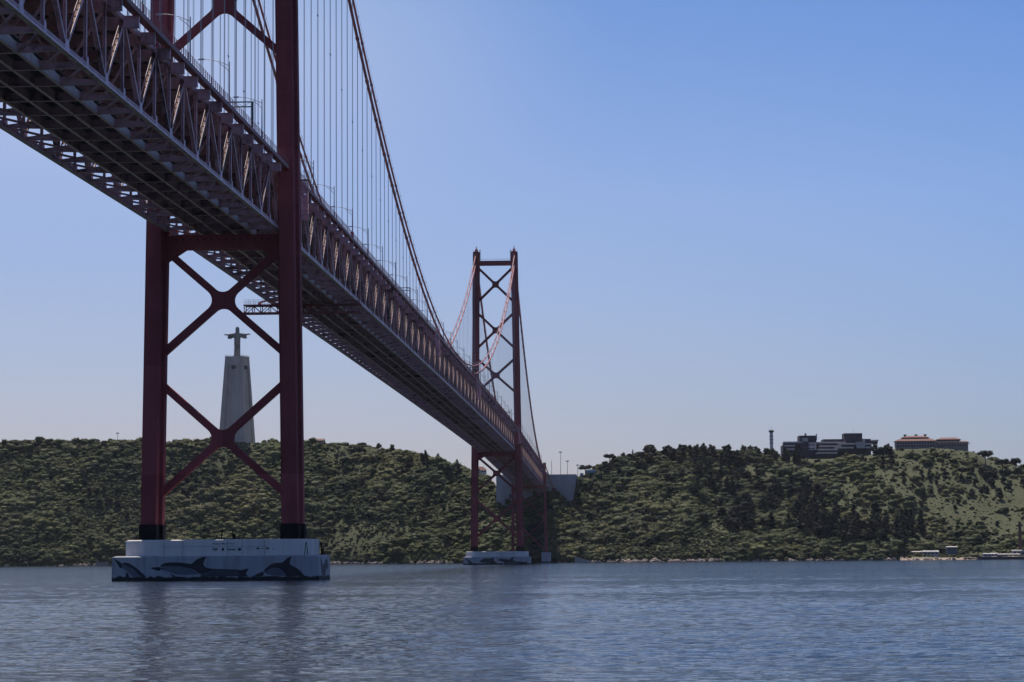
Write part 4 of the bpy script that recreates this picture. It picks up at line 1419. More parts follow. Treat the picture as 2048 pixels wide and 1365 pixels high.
base = at(1670, 917, HD)
hotel = thing('terraced_hotel', 'dark terraced hotel with stepped white balconies on the right hill', 'building', base, R(3))
mb = MB()
mb.box(hx(1602), hx(1650), 0, 22, 0, hz(884)); mb.box(hx(1600), hx(1634), 2, 18, hz(884), hz(871)); mb.box(hx(1690), hx(1726), 2, 18, hz(884), hz(867))
mb.box(hx(1650), hx(1745), 8, 26, 0, hz(878))
mb.box(hx(1567), hx(1602), 4, 22, 0, hz(890))
mb.build('main_block', DARK_CLAD, hotel)
mb = MB(); mb.box(hx(1606), hx(1617), 1.7, 2, hz(883), hz(876)); mb.box(hx(1618), hx(1633), -0.4, 0, hz(900), hz(885)); mb.box(hx(1714), hx(1732), 3, 8, hz(897), hz(878)); mb.build('pale_wall', PALE_CLAD, hotel)
for i, (a, b, yy, row) in enumerate(((1632, 1692, -1, 886), (1638, 1682, -4, 893.5), (1634, 1674, -7, 900.5), (1631, 1672, -10, 907.5), (1676, 1712, -3, 889), (1668, 1706, -6, 897), (1567, 1606, 0, 885), (1569, 1590, -2, 892), (1571, 1590, -4, 899), (1728, 1746, 2, 889), (1732, 1748, 0, 896), (1745, 1760, 6, 882))):
    mb = MB(); mb.box(hx(a), hx(b), yy, yy + 9, hz(row) - 0.45, hz(row) + 0.35); mb.box(hx(a), hx(b), yy - 0.01, yy + 0.2, hz(row) + 0.351, hz(row) + 0.9); mb.build('balcony_slab', PALE_CLAD, hotel)
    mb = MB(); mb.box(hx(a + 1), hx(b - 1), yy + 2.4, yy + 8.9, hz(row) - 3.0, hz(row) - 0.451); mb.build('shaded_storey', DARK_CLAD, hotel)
for row in (889, 896):
    win_row(hotel, hx(1610), hx(1630), -0.45, hz(row + 2.5), hz(row), 3)
mb = MB(); mb.tube([(hx(1711), 8, hz(867)), (hx(1711), 8, hz(857))], 0.1, 6); mb.tube([(hx(1614), 8, hz(871)), (hx(1614), 8, hz(866))], 0.9, 6); mb.tube([(hx(1636), 8, hz(880)), (hx(1636), 8, hz(867))], 0.5, 6); mb.build('roof_mast', GALV, hotel)

BD = 2262.0
base = at(1860, 897, BD)
bz = thing('villa_block', 'low round building with terracotta roofs at the right end of the hill', 'building', base, R(-4))


def bx(px): return (px - 1860) * M2
def bzz(py): return (897 - py) * M2


def roof_ring(mb, x0, x1, y0, y1, z0, z1, inset):
    mb.hexa([(x0, y0, z0), (x1, y0, z0), (x1, y1, z0), (x0, y1, z0)], [(x0 + inset, y0 + inset, z1), (x1 - inset, y0 + inset, z1), (x1 - inset, y1 - inset, z1), (x0 + inset, y1 - inset, z1)])


mb = MB(); mb.box(bx(1792), bx(1872), 0, 26, -4, bzz(882)); mb.box(bx(1806), bx(1858), 5, 22, bzz(882), bzz(874)); mb.box(bx(1873), bx(1936), 4, 24, -4, bzz(885)); mb.box(bx(1874), bx(1921), 7, 22, bzz(885), bzz(879)); mb.build('wall', material('villa_render', (0.24, 0.20, 0.20), 0.8), bz)
for args in ((bx(1790), bx(1874), -1.2, 27, bzz(882) + .01, bzz(877), 5), (bx(1804), bx(1860), 3.8, 23, bzz(874.4), bzz(871), 5), (bx(1872), bx(1938), 2.8, 25, bzz(885) + .01, bzz(882.5), 3), (bx(1873), bx(1923), 5.8, 23, bzz(879), bzz(875), 5)):
    mb = MB(); roof_ring(mb, *args); mb.build('roof', TERRACOTTA, bz)
for px in (1812, 1834, 1852):
    mb = MB(); mb.box(bx(px) - 1.1, bx(px) + 1.1, 10, 12.5, bzz(872), bzz(868.5)); mb.box(bx(px) - 1.4, bx(px) + 1.4, 9.8, 12.8, bzz(868.5), bzz(867.9)); mb.build('chimney', BRICK, bz)
win_row(bz, bx(1794), bx(1870), -0.08, bzz(887.5), bzz(884), 14)
win_row(bz, bx(1794), bx(1870), -0.08, bzz(894), bzz(890), 14)
win_row(bz, bx(1876), bx(1918), 3.9, bzz(884), bzz(880), 8)
win_row(bz, bx(1876), bx(1934), 3.9, bzz(892), bzz(888), 11)
mb = MB()
for z in (bzz(889), bzz(886.5)):
    mb.box(bx(1876), bx(1940), 1.8, 4, z - .25, z + .1)
mb.build('balcony_slab', PALE_CLAD, bz)

# round telecom tower left of the hotel
b = at(1543, 892, 2240)
t = thing('water_tower', 'slim pale tower with dark ringed head rising from the trees', 'tower', b)
mb = MB(); mb.tube([(0, 0, -6), (0, 0, 13)], 1.45, 12); mb.build('shaft', PINK if False else WHITE, t)
mb = MB()
for z in (2, 5, 8):
    mb.tube([(0, 0, z), (0, 0, z + 0.6)], 1.95, 12)
mb.build('gallery', GALV, t)
mb = MB(); mb.tube([(0, 0, 11.6), (0, 0, 12.6), (0, 0, 13.4), (0, 0, 13.8)], [1.7, 2.3, 2.5, 1.2], 12); mb.build('head', DARK_CLAD, t)
mb = MB(); mb.tube([(0.2, 0, 13.8), (0.2, 0, 17)], 0.09, 6); mb.bar((-1.8, 0, 14.4), (1.8, 0, 14.4), 0.1, 0.1); mb.build('antenna', GALV, t)


def hut(name, label, px, py, depth, w, d, h, wall, roof, cat='house', pitch=1.2, rz=0.0, group=None):
    b = at(px, py, depth)
    t = thing(name, label, cat, b, rz, group)
    mb = MB(); mb.box(-w / 2, w / 2, 0, d, -2.0, h); mb.build('wall', wall, t)
    mb = MB(); mb.prism_yz([(-0.4, h), (d + 0.4, h), (d / 2, h + pitch)], -w / 2 - 0.3, w / 2 + 0.3); mb.build('roof', roof, t)
    n = max(1, int(w / 3))
    win_row(t, -w / 2 + 0.4, w / 2 - 0.4, -0.06, h * 0.35, h * 0.75, n)
    return t


hut('hill_house', 'tiny gabled house with terracotta roof between the far tower legs', 967, 947, 2160, 7.5, 8, 2.6, WHITE, TERRACOTTA, pitch=3.2, rz=R(50))
hut('hill_house', 'low terracotta roofed house on the left hill crest right of the near tower', 632, 885, 2262, 14, 8, 1.6, PINK, TERRACOTTA, pitch=1.8)
hut('hill_house', 'small pale house half hidden in trees on the ridge right of the anchorage', 1279, 915, 2170, 5, 5, 3.2, PINK, TERRACOTTA, pitch=1.2)
hut('shed', 'long grey roofed shed behind the small beach', 1862, 1112, 1955, 12, 7, 3.2, PALE_CLAD, WHITE, 'shed', 0.8, group='sheds on the far shore')
hut('shed', 'low weathered shed left of the beach sheds', 1832, 1110, 1958, 16, 6, 2.2, CONC, PALE_CLAD, 'shed', 0.6, group='sheds on the far shore')
hut('shed', 'small blue grey hut above the beach', 1904, 1104, 1965, 8, 5, 3.6, material('blue_shed', (0.10, 0.13, 0.17), 0.7), PALE_CLAD, 'shed', 0.6, group='sheds on the far shore')
hut('shed', 'white riverside shed at the left end of the dark quay', 1979, 1116, 1925, 9, 7, 3.0, WHITE, WHITE, 'shed', 0.5, group='sheds on the far shore')
hut('shed', 'pale shed beside the white shed on the quay', 1989, 1116, 1927, 4.5, 6, 3.2, material('sky_shed', (0.2, 0.25, 0.3), 0.7), WHITE, 'shed', 0.5, group='sheds on the far shore')
hut('shed', 'long low wall building on the quay below the chimney', 2016, 1116, 1930, 18, 6, 2.6, CONC, PALE_CLAD, 'shed', 0.5, group='sheds on the far shore')
hut('shed', 'shed with pale flat roof at the right picture edge', 2038, 1112, 1938, 10, 6, 4.0, CONC, WHITE, 'shed', 0.4, group='sheds on the far shore')
b = at(2041, 1114, 1945)
t = thing('brick_chimney', 'tall dark brick chimney at the right picture edge', 'chimney', (b.x, b.y, b.z))
mb = MB(); mb.tube([(0, 0, -2), (0, 0, 12), (0, 0, 25.5), (0, 0, 26.5)], [1.6, 1.3, 1.0, 1.15], 10); mb.build('shaft', BRICK, t)
mb = MB(); mb.box(-2.2, 2.2, -2.2, 2.2, -2, 5); mb.build('base', BRICK, t)
qa, qb = at(1956, 1119, 1908), at(2160, 1117, 1890)
mb = MB(); mb.hexa([(qa.x, qa.y, -2), (qb.x, qb.y, -2), (qb.x, qb.y + 26, -2), (qa.x, qa.y + 26, -2)], [(qa.x, qa.y, 1.9), (qb.x, qb.y, 1.9), (qb.x, qb.y + 26, 1.9), (qa.x, qa.y + 26, 1.9)])
tag(mb.build('quay_wall', DARK_CLAD), 'low dark quay wall at the right end of the far shore', 'quay')
# beach
mb = MB()
cols = [1800 + 10 * i for i in range(16)]
vs = []
for u in cols:
    for s, z in ((-0.012, -0.15), (0.004, 0.45), (0.03, 1.5)):
        p = ground(u, s); vs.append((p.x, p.y, max(z, p.z + 0.15) if s > 0.02 else z))
mb.add(vs, [(i * 3 + k, (i + 1) * 3 + k, (i + 1) * 3 + k + 1, i * 3 + k + 1) for i in range(len(cols) - 1) for k in range(2)])
tag(mb.build('beach', SAND), 'small sandy beach on the far shore', 'beach', kind='structure')
for px, lab in ((1857, 'small dark boat drawn up on the beach, left one'), (1943, 'small dark boat drawn up on the beach, right one')):
    p = ground(px, 0.004)
    t = thing('rowing_boat', lab, 'boat', (p.x, p.y - 1, 0.35), R(10))
    mb = MB()
    rings = []
    for x, w, h in ((-2.8, 0.5, 0.9), (-1.8, 0.95, 0.75), (0, 1.1, 0.7), (1.8, 0.8, 0.85), (3.0, 0.08, 1.15)):
        rings.append([(x, -w, h), (x, -w * 0.6, 0), (x, w * 0.6, 0), (x, w, h), (x, w * 0.85, h), (x, 0, 0.25), (x, -w * 0.85, h)])
    mb.rings(rings); mb.build('hull', DARK_CLAD, t)
    mb = MB(); mb.box(-0.9, -0.6, -0.9, 0.9, 0.5, 0.58); mb.box(0.7, 1.0, -0.85, 0.85, 0.5, 0.58); mb.build('thwart', TRUNK, t)
# ruined slipway wall right of the end pier
p = at(1150, 1121, 1975)
t = thing('slipway', 'sloping concrete slipway wall on the shore right of the end pier', 'slipway', (p.x, p.y, 0))
mb = MB(); mb.prism_xz([(0, -1), (12, -1), (12, 0.9), (0.5, 4.2), (0, 4.2)], 0, 1.2); mb.build('wall', CONC, t)
mb = MB(); mb.bar((-0.2, 0.6, 4.3), (12.2, 0.6, 0.9), 1.5, 0.35, (0, 1, 0)); mb.build('coping', material('pale_coping', (0.42, 0.38, 0.34), 0.9), t)
p = at(207, 1132, 2112)
t = thing('boathouse_ruin', 'low brown flat walled ruin on the left shore beside the near pier', 'ruin', (p.x, p.y, 0))
mb = MB(); mb.box(-6.5, 4, 0, 6, -1, 2.6); mb.build('wall', ROCK, t)
mb = MB(); mb.box(-6.8, 4.2, -0.3, 6.2, 2.6, 3.1); mb.build('roof', ROCK, t)
# high masts and billboards near the toll area
for px, top, bot, dep, lab in ((1121.5, 905, 958, 2140, 'tallest light mast above the anchorage'), (1135, 923, 958, 2150, 'shorter light mast just right of the tallest one'),
                               (1155.5, 931, 950, 2200, 'small light mast beside the pine on the ridge'), (235, 867, 884, 2300, 'thin light mast on the left hill crest'), (1103.5, 922, 960, 2180, 'thin bare pole left of the light masts')):
    b = at(px, bot, dep); h = (bot - top) * dep / F_PX
    t = thing('light_mast', lab, 'light mast', (b.x, b.y, b.z - 6))
    mb = MB(); mb.tube([(0, 0, 0), (0, 0, h + 6)], [0.28, 0.16], 8); mb.build('pole', GALV, t)
    if 'bare' not in lab:
        mb = MB(); mb.box(-1.3, 1.3, -0.3, 0.3, h + 5.6, h + 6.1)
        for k in (-1, 0, 1):
            mb.box(k * 1.0 - 0.3, k * 1.0 + 0.3, -0.5, 0.3, h + 6.1, h + 6.6)
        mb.build('floodlight', GALV, t)
for px, py, w, h, lab in ((1182, 946, 7.6, 2.6, 'larger pale blue billboard among the trees right of the anchorage'), (1163.5, 951, 2.8, 1.8, 'small pale blue sign left of the blue billboard')):
    b = at(px, py, 2105)
    t = thing('billboard', lab, 'billboard', (b.x, b.y, b.z))
    mb = MB(); mb.box(-w / 2, w / 2, 0, 0.3, 0, h); mb.build('panel', TEAL, t)
    mb = MB(); mb.box(-w / 2 + .3, w / 2 - .3, -0.02, -0.004, h * 0.6, h - .2); mb.build('panel_stripe', WHITE, t)
    mb = MB(); mb.box(-w / 3 - .15, -w / 3 + .15, 0.05, 0.25, -6, 0); mb.box(w / 3 - .15, w / 3 + .15, 0.05, 0.25, -6, 0); mb.build('post', GALV, t)
# footpath scar on the right slope and terrace walls below the ridge
def path_strip(u0, u1, py0, py1, w):
    mb = MB(); vs = []
    n = 14
    for i in range(n + 1):
        u = u0 + (u1 - u0) * i / n; row = py0 + (py1 - py0) * i / n + 1.2 * math.sin(i * 0.9)
        s = s_for_row(u, row); q = ground(u, s); q2 = ground(u, s + w / 300)
        vs += [(q.x, q.y, q.z + 0.6), (q2.x, q2.y, q2.z + 0.8)]
    mb.add(vs, [(2 * i, 2 * i + 2, 2 * i + 3, 2 * i + 1) for i in range(n)])
    return mb


def s_for_row(u, row, lo=0.0, hi=1.0):
    for _ in range(24):
        m_ = (lo + hi) / 2
        if to_px(ground(u, m_))[1] > row: lo = m_
        else: hi = m_
    return (lo + hi) / 2


tag(path_strip(1930, 1985, 1071, 1066, 5).build('footpath', SAND), 'pale footpath on the lower right slope', 'path', kind='structure')

# ---------------------------------------------------------------- vegetation
FOL = {
    'scrub': foliage('scrub_leaf', (0.066, 0.084, 0.026), (0.140, 0.146, 0.047), (0.205, 0.172, 0.064), 0.009),
    'dark': foliage('pine_leaf', (0.015, 0.023, 0.015), (0.026, 0.035, 0.019), (0.020, 0.028, 0.016)),
    'broad': foliage('broad_leaf', (0.050, 0.068, 0.026), (0.095, 0.108, 0.038), (0.12, 0.112, 0.045)),
    'brown': foliage('brown_leaf', (0.060, 0.046, 0.028), (0.074, 0.058, 0.030), (0.066, 0.056, 0.030)),
    'yellow': foliage('yellow_leaf', (0.14, 0.135, 0.04), (0.19, 0.16, 0.045), (0.15, 0.14, 0.05)),
}


def leaves(mb, r_, centre, rad, n, size, core=0.8):
    """One clump: a lumpy leafy core and leaf sprays that break up its outline."""
    c = Vector(centre)
    if core:
        sd = r_.uniform(0, 90)
        rows, cols_ = 5, 8
        rings = []
        for i in range(1, rows):
            th = math.pi * i / rows
            ring_ = []
            for k_ in range(cols_):
                ph = 2 * math.pi * (k_ + 0.5 * (i % 2)) / cols_
                v = Vector((math.sin(th) * math.cos(ph), math.sin(th) * math.sin(ph), -math.cos(th)))
                f = core * (0.92 + 0.5 * noise.noise(v * 1.7 + Vector((sd, 0, 0)))) * r_.uniform(.86, 1.14)
                ring_.append(c + Vector((v.x * rad[0], v.y * rad[1], v.z * rad[2])) * f)
            rings.append(ring_)
        mb.rings(rings)
    for _ in range(n):
        while True:
            v = Vector((r_.uniform(-1, 1), r_.uniform(-1, 1), r_.uniform(-1, 1)))
            if 0.05 < v.length < 1: break
        v.normalize()
        k = r_.uniform(0.74, 1.12)
        p = c + Vector((v.x * rad[0], v.y * rad[1], v.z * rad[2])) * k
        nrm = (v * 1.7 + Vector((r_.uniform(-.6, .6), r_.uniform(-.6, .6), r_.uniform(-.3, .8)))).normalized()
        a = nrm.orthogonal().normalized(); b_ = nrm.cross(a)
        t_ = r_.uniform(0, 6.28); a, b_ = a * math.cos(t_) + b_ * math.sin(t_), b_ * math.cos(t_) - a * math.sin(t_)
        s1, s2 = size * r_.uniform(.6, 1.3), size * r_.uniform(.45, 1.0)
        mb.add([p - a * s1, p + b_ * s2, p + a * s1, p - b_ * s2 + nrm * s2 * .3], [(0, 1, 2, 3)])


def tree_proto(kind, seed):
    r_ = random.Random(seed)
    tr, cr_ = MB(), MB()
    if kind == 'pine':                   # tall irregular dark conifer, 11 m
        tr.tube([(0, 0, -1), (0.2, 0, 4), (0.1, 0.1, 9.5)], [0.32, 0.22, 0.07], 6)
        for i in range(17):
            z = 1.6 + i * 0.58 + r_.uniform(-.25, .25); f = 1 - (i / 17) ** 1.5
            rad = 0.7 + 2.3 * f * r_.uniform(.7, 1.2); a = r_.uniform(0, 6.28)
            q = (math.cos(a) * rad * .55, math.sin(a) * rad * .55, z)
            tr.tube([(0.1, 0, z - .6), q], [0.08, 0.03], 4)
            leaves(cr_, r_, q, (rad * .75, rad * .75, 0.9), 24, 0.42, 0.7)
        leaves(cr_, r_, (0, 0, 11), (.6, .6, 1.2), 18, .4, .6)
    elif kind == 'umbrella':             # stone pine, 10 m
        tr.tube([(0, 0, -1), (0.25, 0, 3.0), (0.1, 0.2, 6.0)], [0.36, 0.28, 0.18], 6)
        for i in range(12):
            a = i * 0.7 + r_.uniform(-.3, .3); rad = r_.uniform(0.8, 3.2)
            q = (math.cos(a) * rad, math.sin(a) * rad, 6.6 + r_.uniform(-1.0, 1.0))
            tr.tube([(0.1, 0.2, 5.0), q], [0.14, 0.05], 4)
            leaves(cr_, r_, q, (1.7, 1.7, 1.15), 34, 0.42, 0.75)
    elif kind == 'cypress':
        tr.tube([(0, 0, -1), (0, 0, 8)], [0.2, 0.06], 5)
        for i in range(11):
            z = 1.0 + i * 0.8; rad = 0.95 * math.sin(math.pi * min(1, (i + 2) / 13)) + .15
            leaves(cr_, r_, (r_.uniform(-.15, .15), 0, z), (rad, rad, .8), 20, 0.32, .8)
    else:                                # round broadleaf, 7 m
        tr.tube([(0, 0, -1), (0.15, 0, 1.8), (0, 0.1, 4)], [0.28, 0.22, 0.1], 6)
        for i in range(18):
            a = r_.uniform(0, 6.28); rad = r_.uniform(.3, 2.4); z = r_.uniform(1.2, 6.0)
            rad *= math.sqrt(max(0.2, 1 - ((z - 3.6) / 2.9) ** 2))
            q = (math.cos(a) * rad, math.sin(a) * rad, z)
            tr.tube([(0, 0.05, 1.4), q], [0.1, 0.03], 4)
            k_ = r_.uniform(1.0, 1.6)
            leaves(cr_, r_, q, (k_, k_, k_ * .85), 30, 0.40, 0.8)
    return tr.mesh('trunk', TRUNK), cr_


PROTO = {}
for kind, leaf, key in (('pine', 'dark', 'pine'), ('umbrella', 'dark', 'umbrella'), ('cypress', 'dark', 'cypress'), ('broad', 'broad', 'broad'), ('broad', 'yellow', 'yellow'), ('broad', 'brown', 'brown'), ('broad', 'dark', 'evergreen')):
    PROTO[key] = []
    for sd in range(3):
        trk, crn = tree_proto(kind, sd * 7 + 3)
        PROTO[key].append((trk, crn.mesh('crown', FOL[leaf], True)))
KIND_NAME = {'pine': 'pine_tree', 'umbrella': 'stone_pine', 'cypress': 'cypress_tree', 'broad': 'broadleaf_tree', 'yellow': 'broadleaf_tree', 'brown': 'broadleaf_tree', 'evergreen': 'evergreen_tree'}


def tree(key, u, s, size, label, group):
    p = ground(u, s)
    trk, crn = PROTO[key][rnd.randrange(3)]
    t = thing(KIND_NAME[key], label, 'tree', (p.x, p.y, p.z - 0.3), rnd.uniform(0, 6.28), group)
    t.scale = (size * rnd.uniform(.9, 1.15), size * rnd.uniform(.9, 1.15), size)
    place('trunk', trk, t); place('crown', crn, t)
    return t


def grove(key, n, u0, u1, r0, r1, size, label, group):
    """n trees whose feet fall between two picture rows of the slope, named from left to right."""
    for i, u in enumerate(sorted(rnd.uniform(u0, u1) for _ in range(n))):
        k_ = (u - u0) / (u1 - u0)
        a, b_ = (r0[0] + (r0[1] - r0[0]) * k_, r1[0] + (r1[1] - r1[0]) * k_)
        s = s_for_row(u, rnd.uniform(a, b_), 0.02, 1.0)
        kind_, where = label.split(' | ')
        tree(key, u, s, rnd.uniform(*size), '%s %s from the left %s' % (ordinal(i + 1), kind_, where), group)


# single trees one can point at
tree('umbrella', 1172, s_for_row(1172, 948), 1.25, 'lone dark tree standing above the billboard right of the anchorage', None)
tree('cypress', 1191, s_for_row(1191, 946), 0.6, 'small pointed tree just right of the lone tree above the billboard', None)
tree('cypress', 1268, 1.0, 0.75, 'small dark cypress on the ridge skyline left of the brown grove', None)
tree('umbrella', 1222, s_for_row(1222, 930), 1.2, 'broad dark pine on the ridge left of the cypress', None)
tree('pine', 1600, s_for_row(1600, 928), 1.05, 'tall dark pine standing in front of the hotel', None)
tree('yellow', 1698, s_for_row(1698, 918), 0.85, 'bright green bushy tree below the hotel balconies', None)
tree('broad', 785, 1.0, 1.05, 'round green tree on the left hill skyline, right of the pair', None)
tree('broad', 758, 1.0, 0.85, 'round green tree on the left hill skyline, left of the pair', None)
tree('umbrella', 1927, s_for_row(1927, 955), 1.0, 'tall thin stemmed pine on the open right slope', None)
tree('pine', 1848, s_for_row(1848, 1012), 1.15, 'dark pine standing alone in the middle of the right slope', None)
tree('pine', 1788, s_for_row(1788, 935), 0.95, 'right one of two dark pines below the round building', None)
tree('pine', 1770, s_for_row(1770, 936), 0.95, 'left one of two dark pines below the round building', None)
tree('umbrella', 1975, s_for_row(1975, 930), 1.5, 'wide stone pine below the right end of the hill', None)
tree('umbrella', 2010, s_for_row(2010, 945), 1.45, 'stone pine near the right picture edge, left one', None)
tree('umbrella', 2036, s_for_row(2036, 945), 1.5, 'stone pine at the right picture edge', None)
tree('cypress', 420, 1.0, 0.5, 'small pointed bush on the left hill crest left of the pedestal', None)
# groves
G = 'dark pines of the right hill'
grove('pine', 30, 1385, 1480, (925, 925), (1000, 1000), (1.1, 1.5), 'dark pine | in the upper middle grove of the right hill', G)
grove('evergreen', 30, 1450, 1640, (960, 985), (1065, 1080), (1.4, 2.0), 'dark evergreen | in the big grove mid right hill', G)
grove('pine', 34, 1470, 1650, (950, 990), (1060, 1080), (1.1, 1.5), 'dark pine | in the big grove mid right hill', G)
grove('pine', 34, 1630, 1850, (1040, 1050), (1085, 1100), (1.2, 1.7), 'dark pine | in the lower grove above the beach sheds', G)
grove('evergreen', 16, 1620, 1840, (1040, 1060), (1090, 1100), (1.3, 1.8), 'dark evergreen | in the lower grove above the beach sheds', G)
grove('evergreen', 18, 1940, 2060, (945, 960), (1000, 1010), (.8, 1.2), 'dark evergreen | below the stone pines at the right edge', G)
grove('evergreen', 12, 1790, 1900, (945, 950), (1000, 1000), (.6, .9), 'low dark evergreen | on the open slope under the round building', G)
G = 'ridge trees left of the hotel'
grove('brown', 22, 1290, 1500, (900, 900), (930, 935), (1.0, 1.3), 'brownish round tree | of the ridge grove', G)
grove('evergreen', 18, 1290, 1490, (905, 905), (925, 925), (1.1, 1.4), 'dark spreading tree | of the ridge grove', G)
grove('evergreen', 14, 1195, 1300, (925, 905), (960, 940), (.9, 1.2), 'dark tree | on the ridge between the billboard and the brown grove', G)
grove('broad', 10, 1490, 1580, (900, 905), (925, 930), (.8, 1.1), 'green tree beside the slim tower left | of the hotel', G)
grove('yellow', 5, 1520, 1560, (905, 905), (930, 930), (.7, 1.0), 'yellow green tree | below the slim tower', G)
grove('evergreen', 8, 1745, 1790, (900, 900), (915, 915), (1.0, 1.3), 'dark tree | between the hotel and the round building', G)
grove('evergreen', 9, 1565, 1640, (917, 919), (926, 928), (.45, .8), 'dark bush | along the foot of the hotel', G)
grove('broad', 8, 1640, 1740, (917, 917), (926, 924), (.35, .6), 'green bush | along the foot of the hotel', G)
grove('broad', 9, 1795, 1940, (899, 904), (905, 910), (.3, .5), 'green bush | before the round building', G)
G = 'trees of the left hill'
grove('pine', 16, 800, 945, (915, 945), (960, 970), (.8, 1.15), 'dark pine | on the left shoulder by the far tower', G)
grove('evergreen', 22, 780, 945, (930, 950), (1040, 1040), (.8, 1.2), 'dark evergreen | on the left hill beside the far tower', G)
grove('yellow', 9, 610, 680, (960, 960), (1010, 1010), (.7, 1.05), 'yellowish tree | on the left hill right of the near tower', G)
grove('yellow', 4, 470, 530, (1030, 1030), (1060, 1060), (.8, 1.0), 'yellowish tree seen | between the near tower legs', G)
grove('evergreen', 10, 340, 560, (950, 950), (1010, 1010), (.8, 1.1), 'dark evergreen seen | between the near tower legs', G)
grove('evergreen', 14, 0, 270, (950, 950), (1080, 1080), (.7, 1.1), 'dark evergreen | on the hill left of the near tower', G)
grove('yellow', 7, 1000, 1060, (1040, 1040), (1090, 1090), (.8, 1.1), 'light green tree | on the shore behind the far tower', G)
G = 'round trees scattered over the left hill'
grove('broad', 32, -20, 275, (905, 905), (1110, 1110), (.7, 1.35), 'round green tree | left of the near tower', G)
grove('brown', 14, 0, 275, (930, 930), (1100, 1100), (.8, 1.4), 'brownish tree | left of the near tower', G)
grove('broad', 26, 335, 560, (905, 905), (1070, 1070), (.6, 1.2), 'round green tree | between the near tower legs', G)
grove('broad', 30, 615, 930, (920, 945), (1100, 1100), (.7, 1.3), 'round green tree | between the two towers', G)
grove('brown', 10, 620, 930, (930, 950), (1090, 1090), (.8, 1.2), 'brownish tree | between the two towers', G)
G = 'round trees scattered over the right hill'
grove('broad', 34, 1120, 1450, (985, 960), (1105, 1105), (.7, 1.3), 'round green tree | on the slope right of the anchorage', G)
grove('evergreen', 16, 1120, 1400, (985, 950), (1100, 1100), (.7, 1.2), 'dark round tree | on the slope right of the anchorage', G)
grove('broad', 26, 1640, 2050, (940, 950), (1095, 1095), (.5, 1.0), 'round green tree | on the open slope under the buildings', G)
grove('pine', 5, 1572, 1606, (919, 919), (927, 927), (.8, 1.15), 'dark pine | before the left wing of the hotel', G)
grove('evergreen', 26, 1230, 1480, (960, 950), (1060, 1060), (1.0, 1.7), 'big dark tree | on the left half of the right hill', G)
G = 'dark trees in the shade of the bridge end'
grove('evergreen', 18, 1046, 1100, (1010, 1010), (1112, 1112), (.8, 1.3), 'dark tree | in the shade under the end of the bridge', G)  # extra dark leaves deepen the bridge's shade on the slope by their colour
G = 'yellowish trees right of the end pier'
grove('yellow', 5, 1105, 1160, (1020, 1020), (1050, 1050), (.9, 1.2), 'yellowish tree | on the slope right of the end pier', G)
grove('yellow', 5, 1000, 1040, (990, 990), (1015, 1015), (.8, 1.1), 'yellowish tree in front | of the left part of the anchorage', G)
grove('broad', 8, 1095, 1160, (1000, 1000), (1020, 1020), (.9, 1.2), 'green tree at the foot | of the anchorage', G)


# ground cover of shrubs: one mass nobody could count
def shrub_meshes():
    col = bpy.data.collections.new('shrub_kinds')
    for i in range(8):
        r_ = random.Random(100 + i)
        mb = MB()
        n = 3 + i % 3
        for k_ in range(n):
            a = r_.uniform(0, 6.28); d = r_.uniform(0, 1.0)
            q = (math.cos(a) * d, math.sin(a) * d, r_.uniform(.4, 1.3))
            w_ = r_.uniform(.9, 1.35)
            leaves(mb, r_, q, (w_, w_, w_ * .85), 30, 0.22, 0.92)
        fo = ('scrub', 'scrub', 'broad', 'scrub', 'broad', 'scrub', 'dark', 'scrub')[i]
        o = bpy.data.objects.new('shrub_%c' % (97 + i), mb.mesh('shrub', FOL[fo], True))
        col.objects.link(o)
    return col


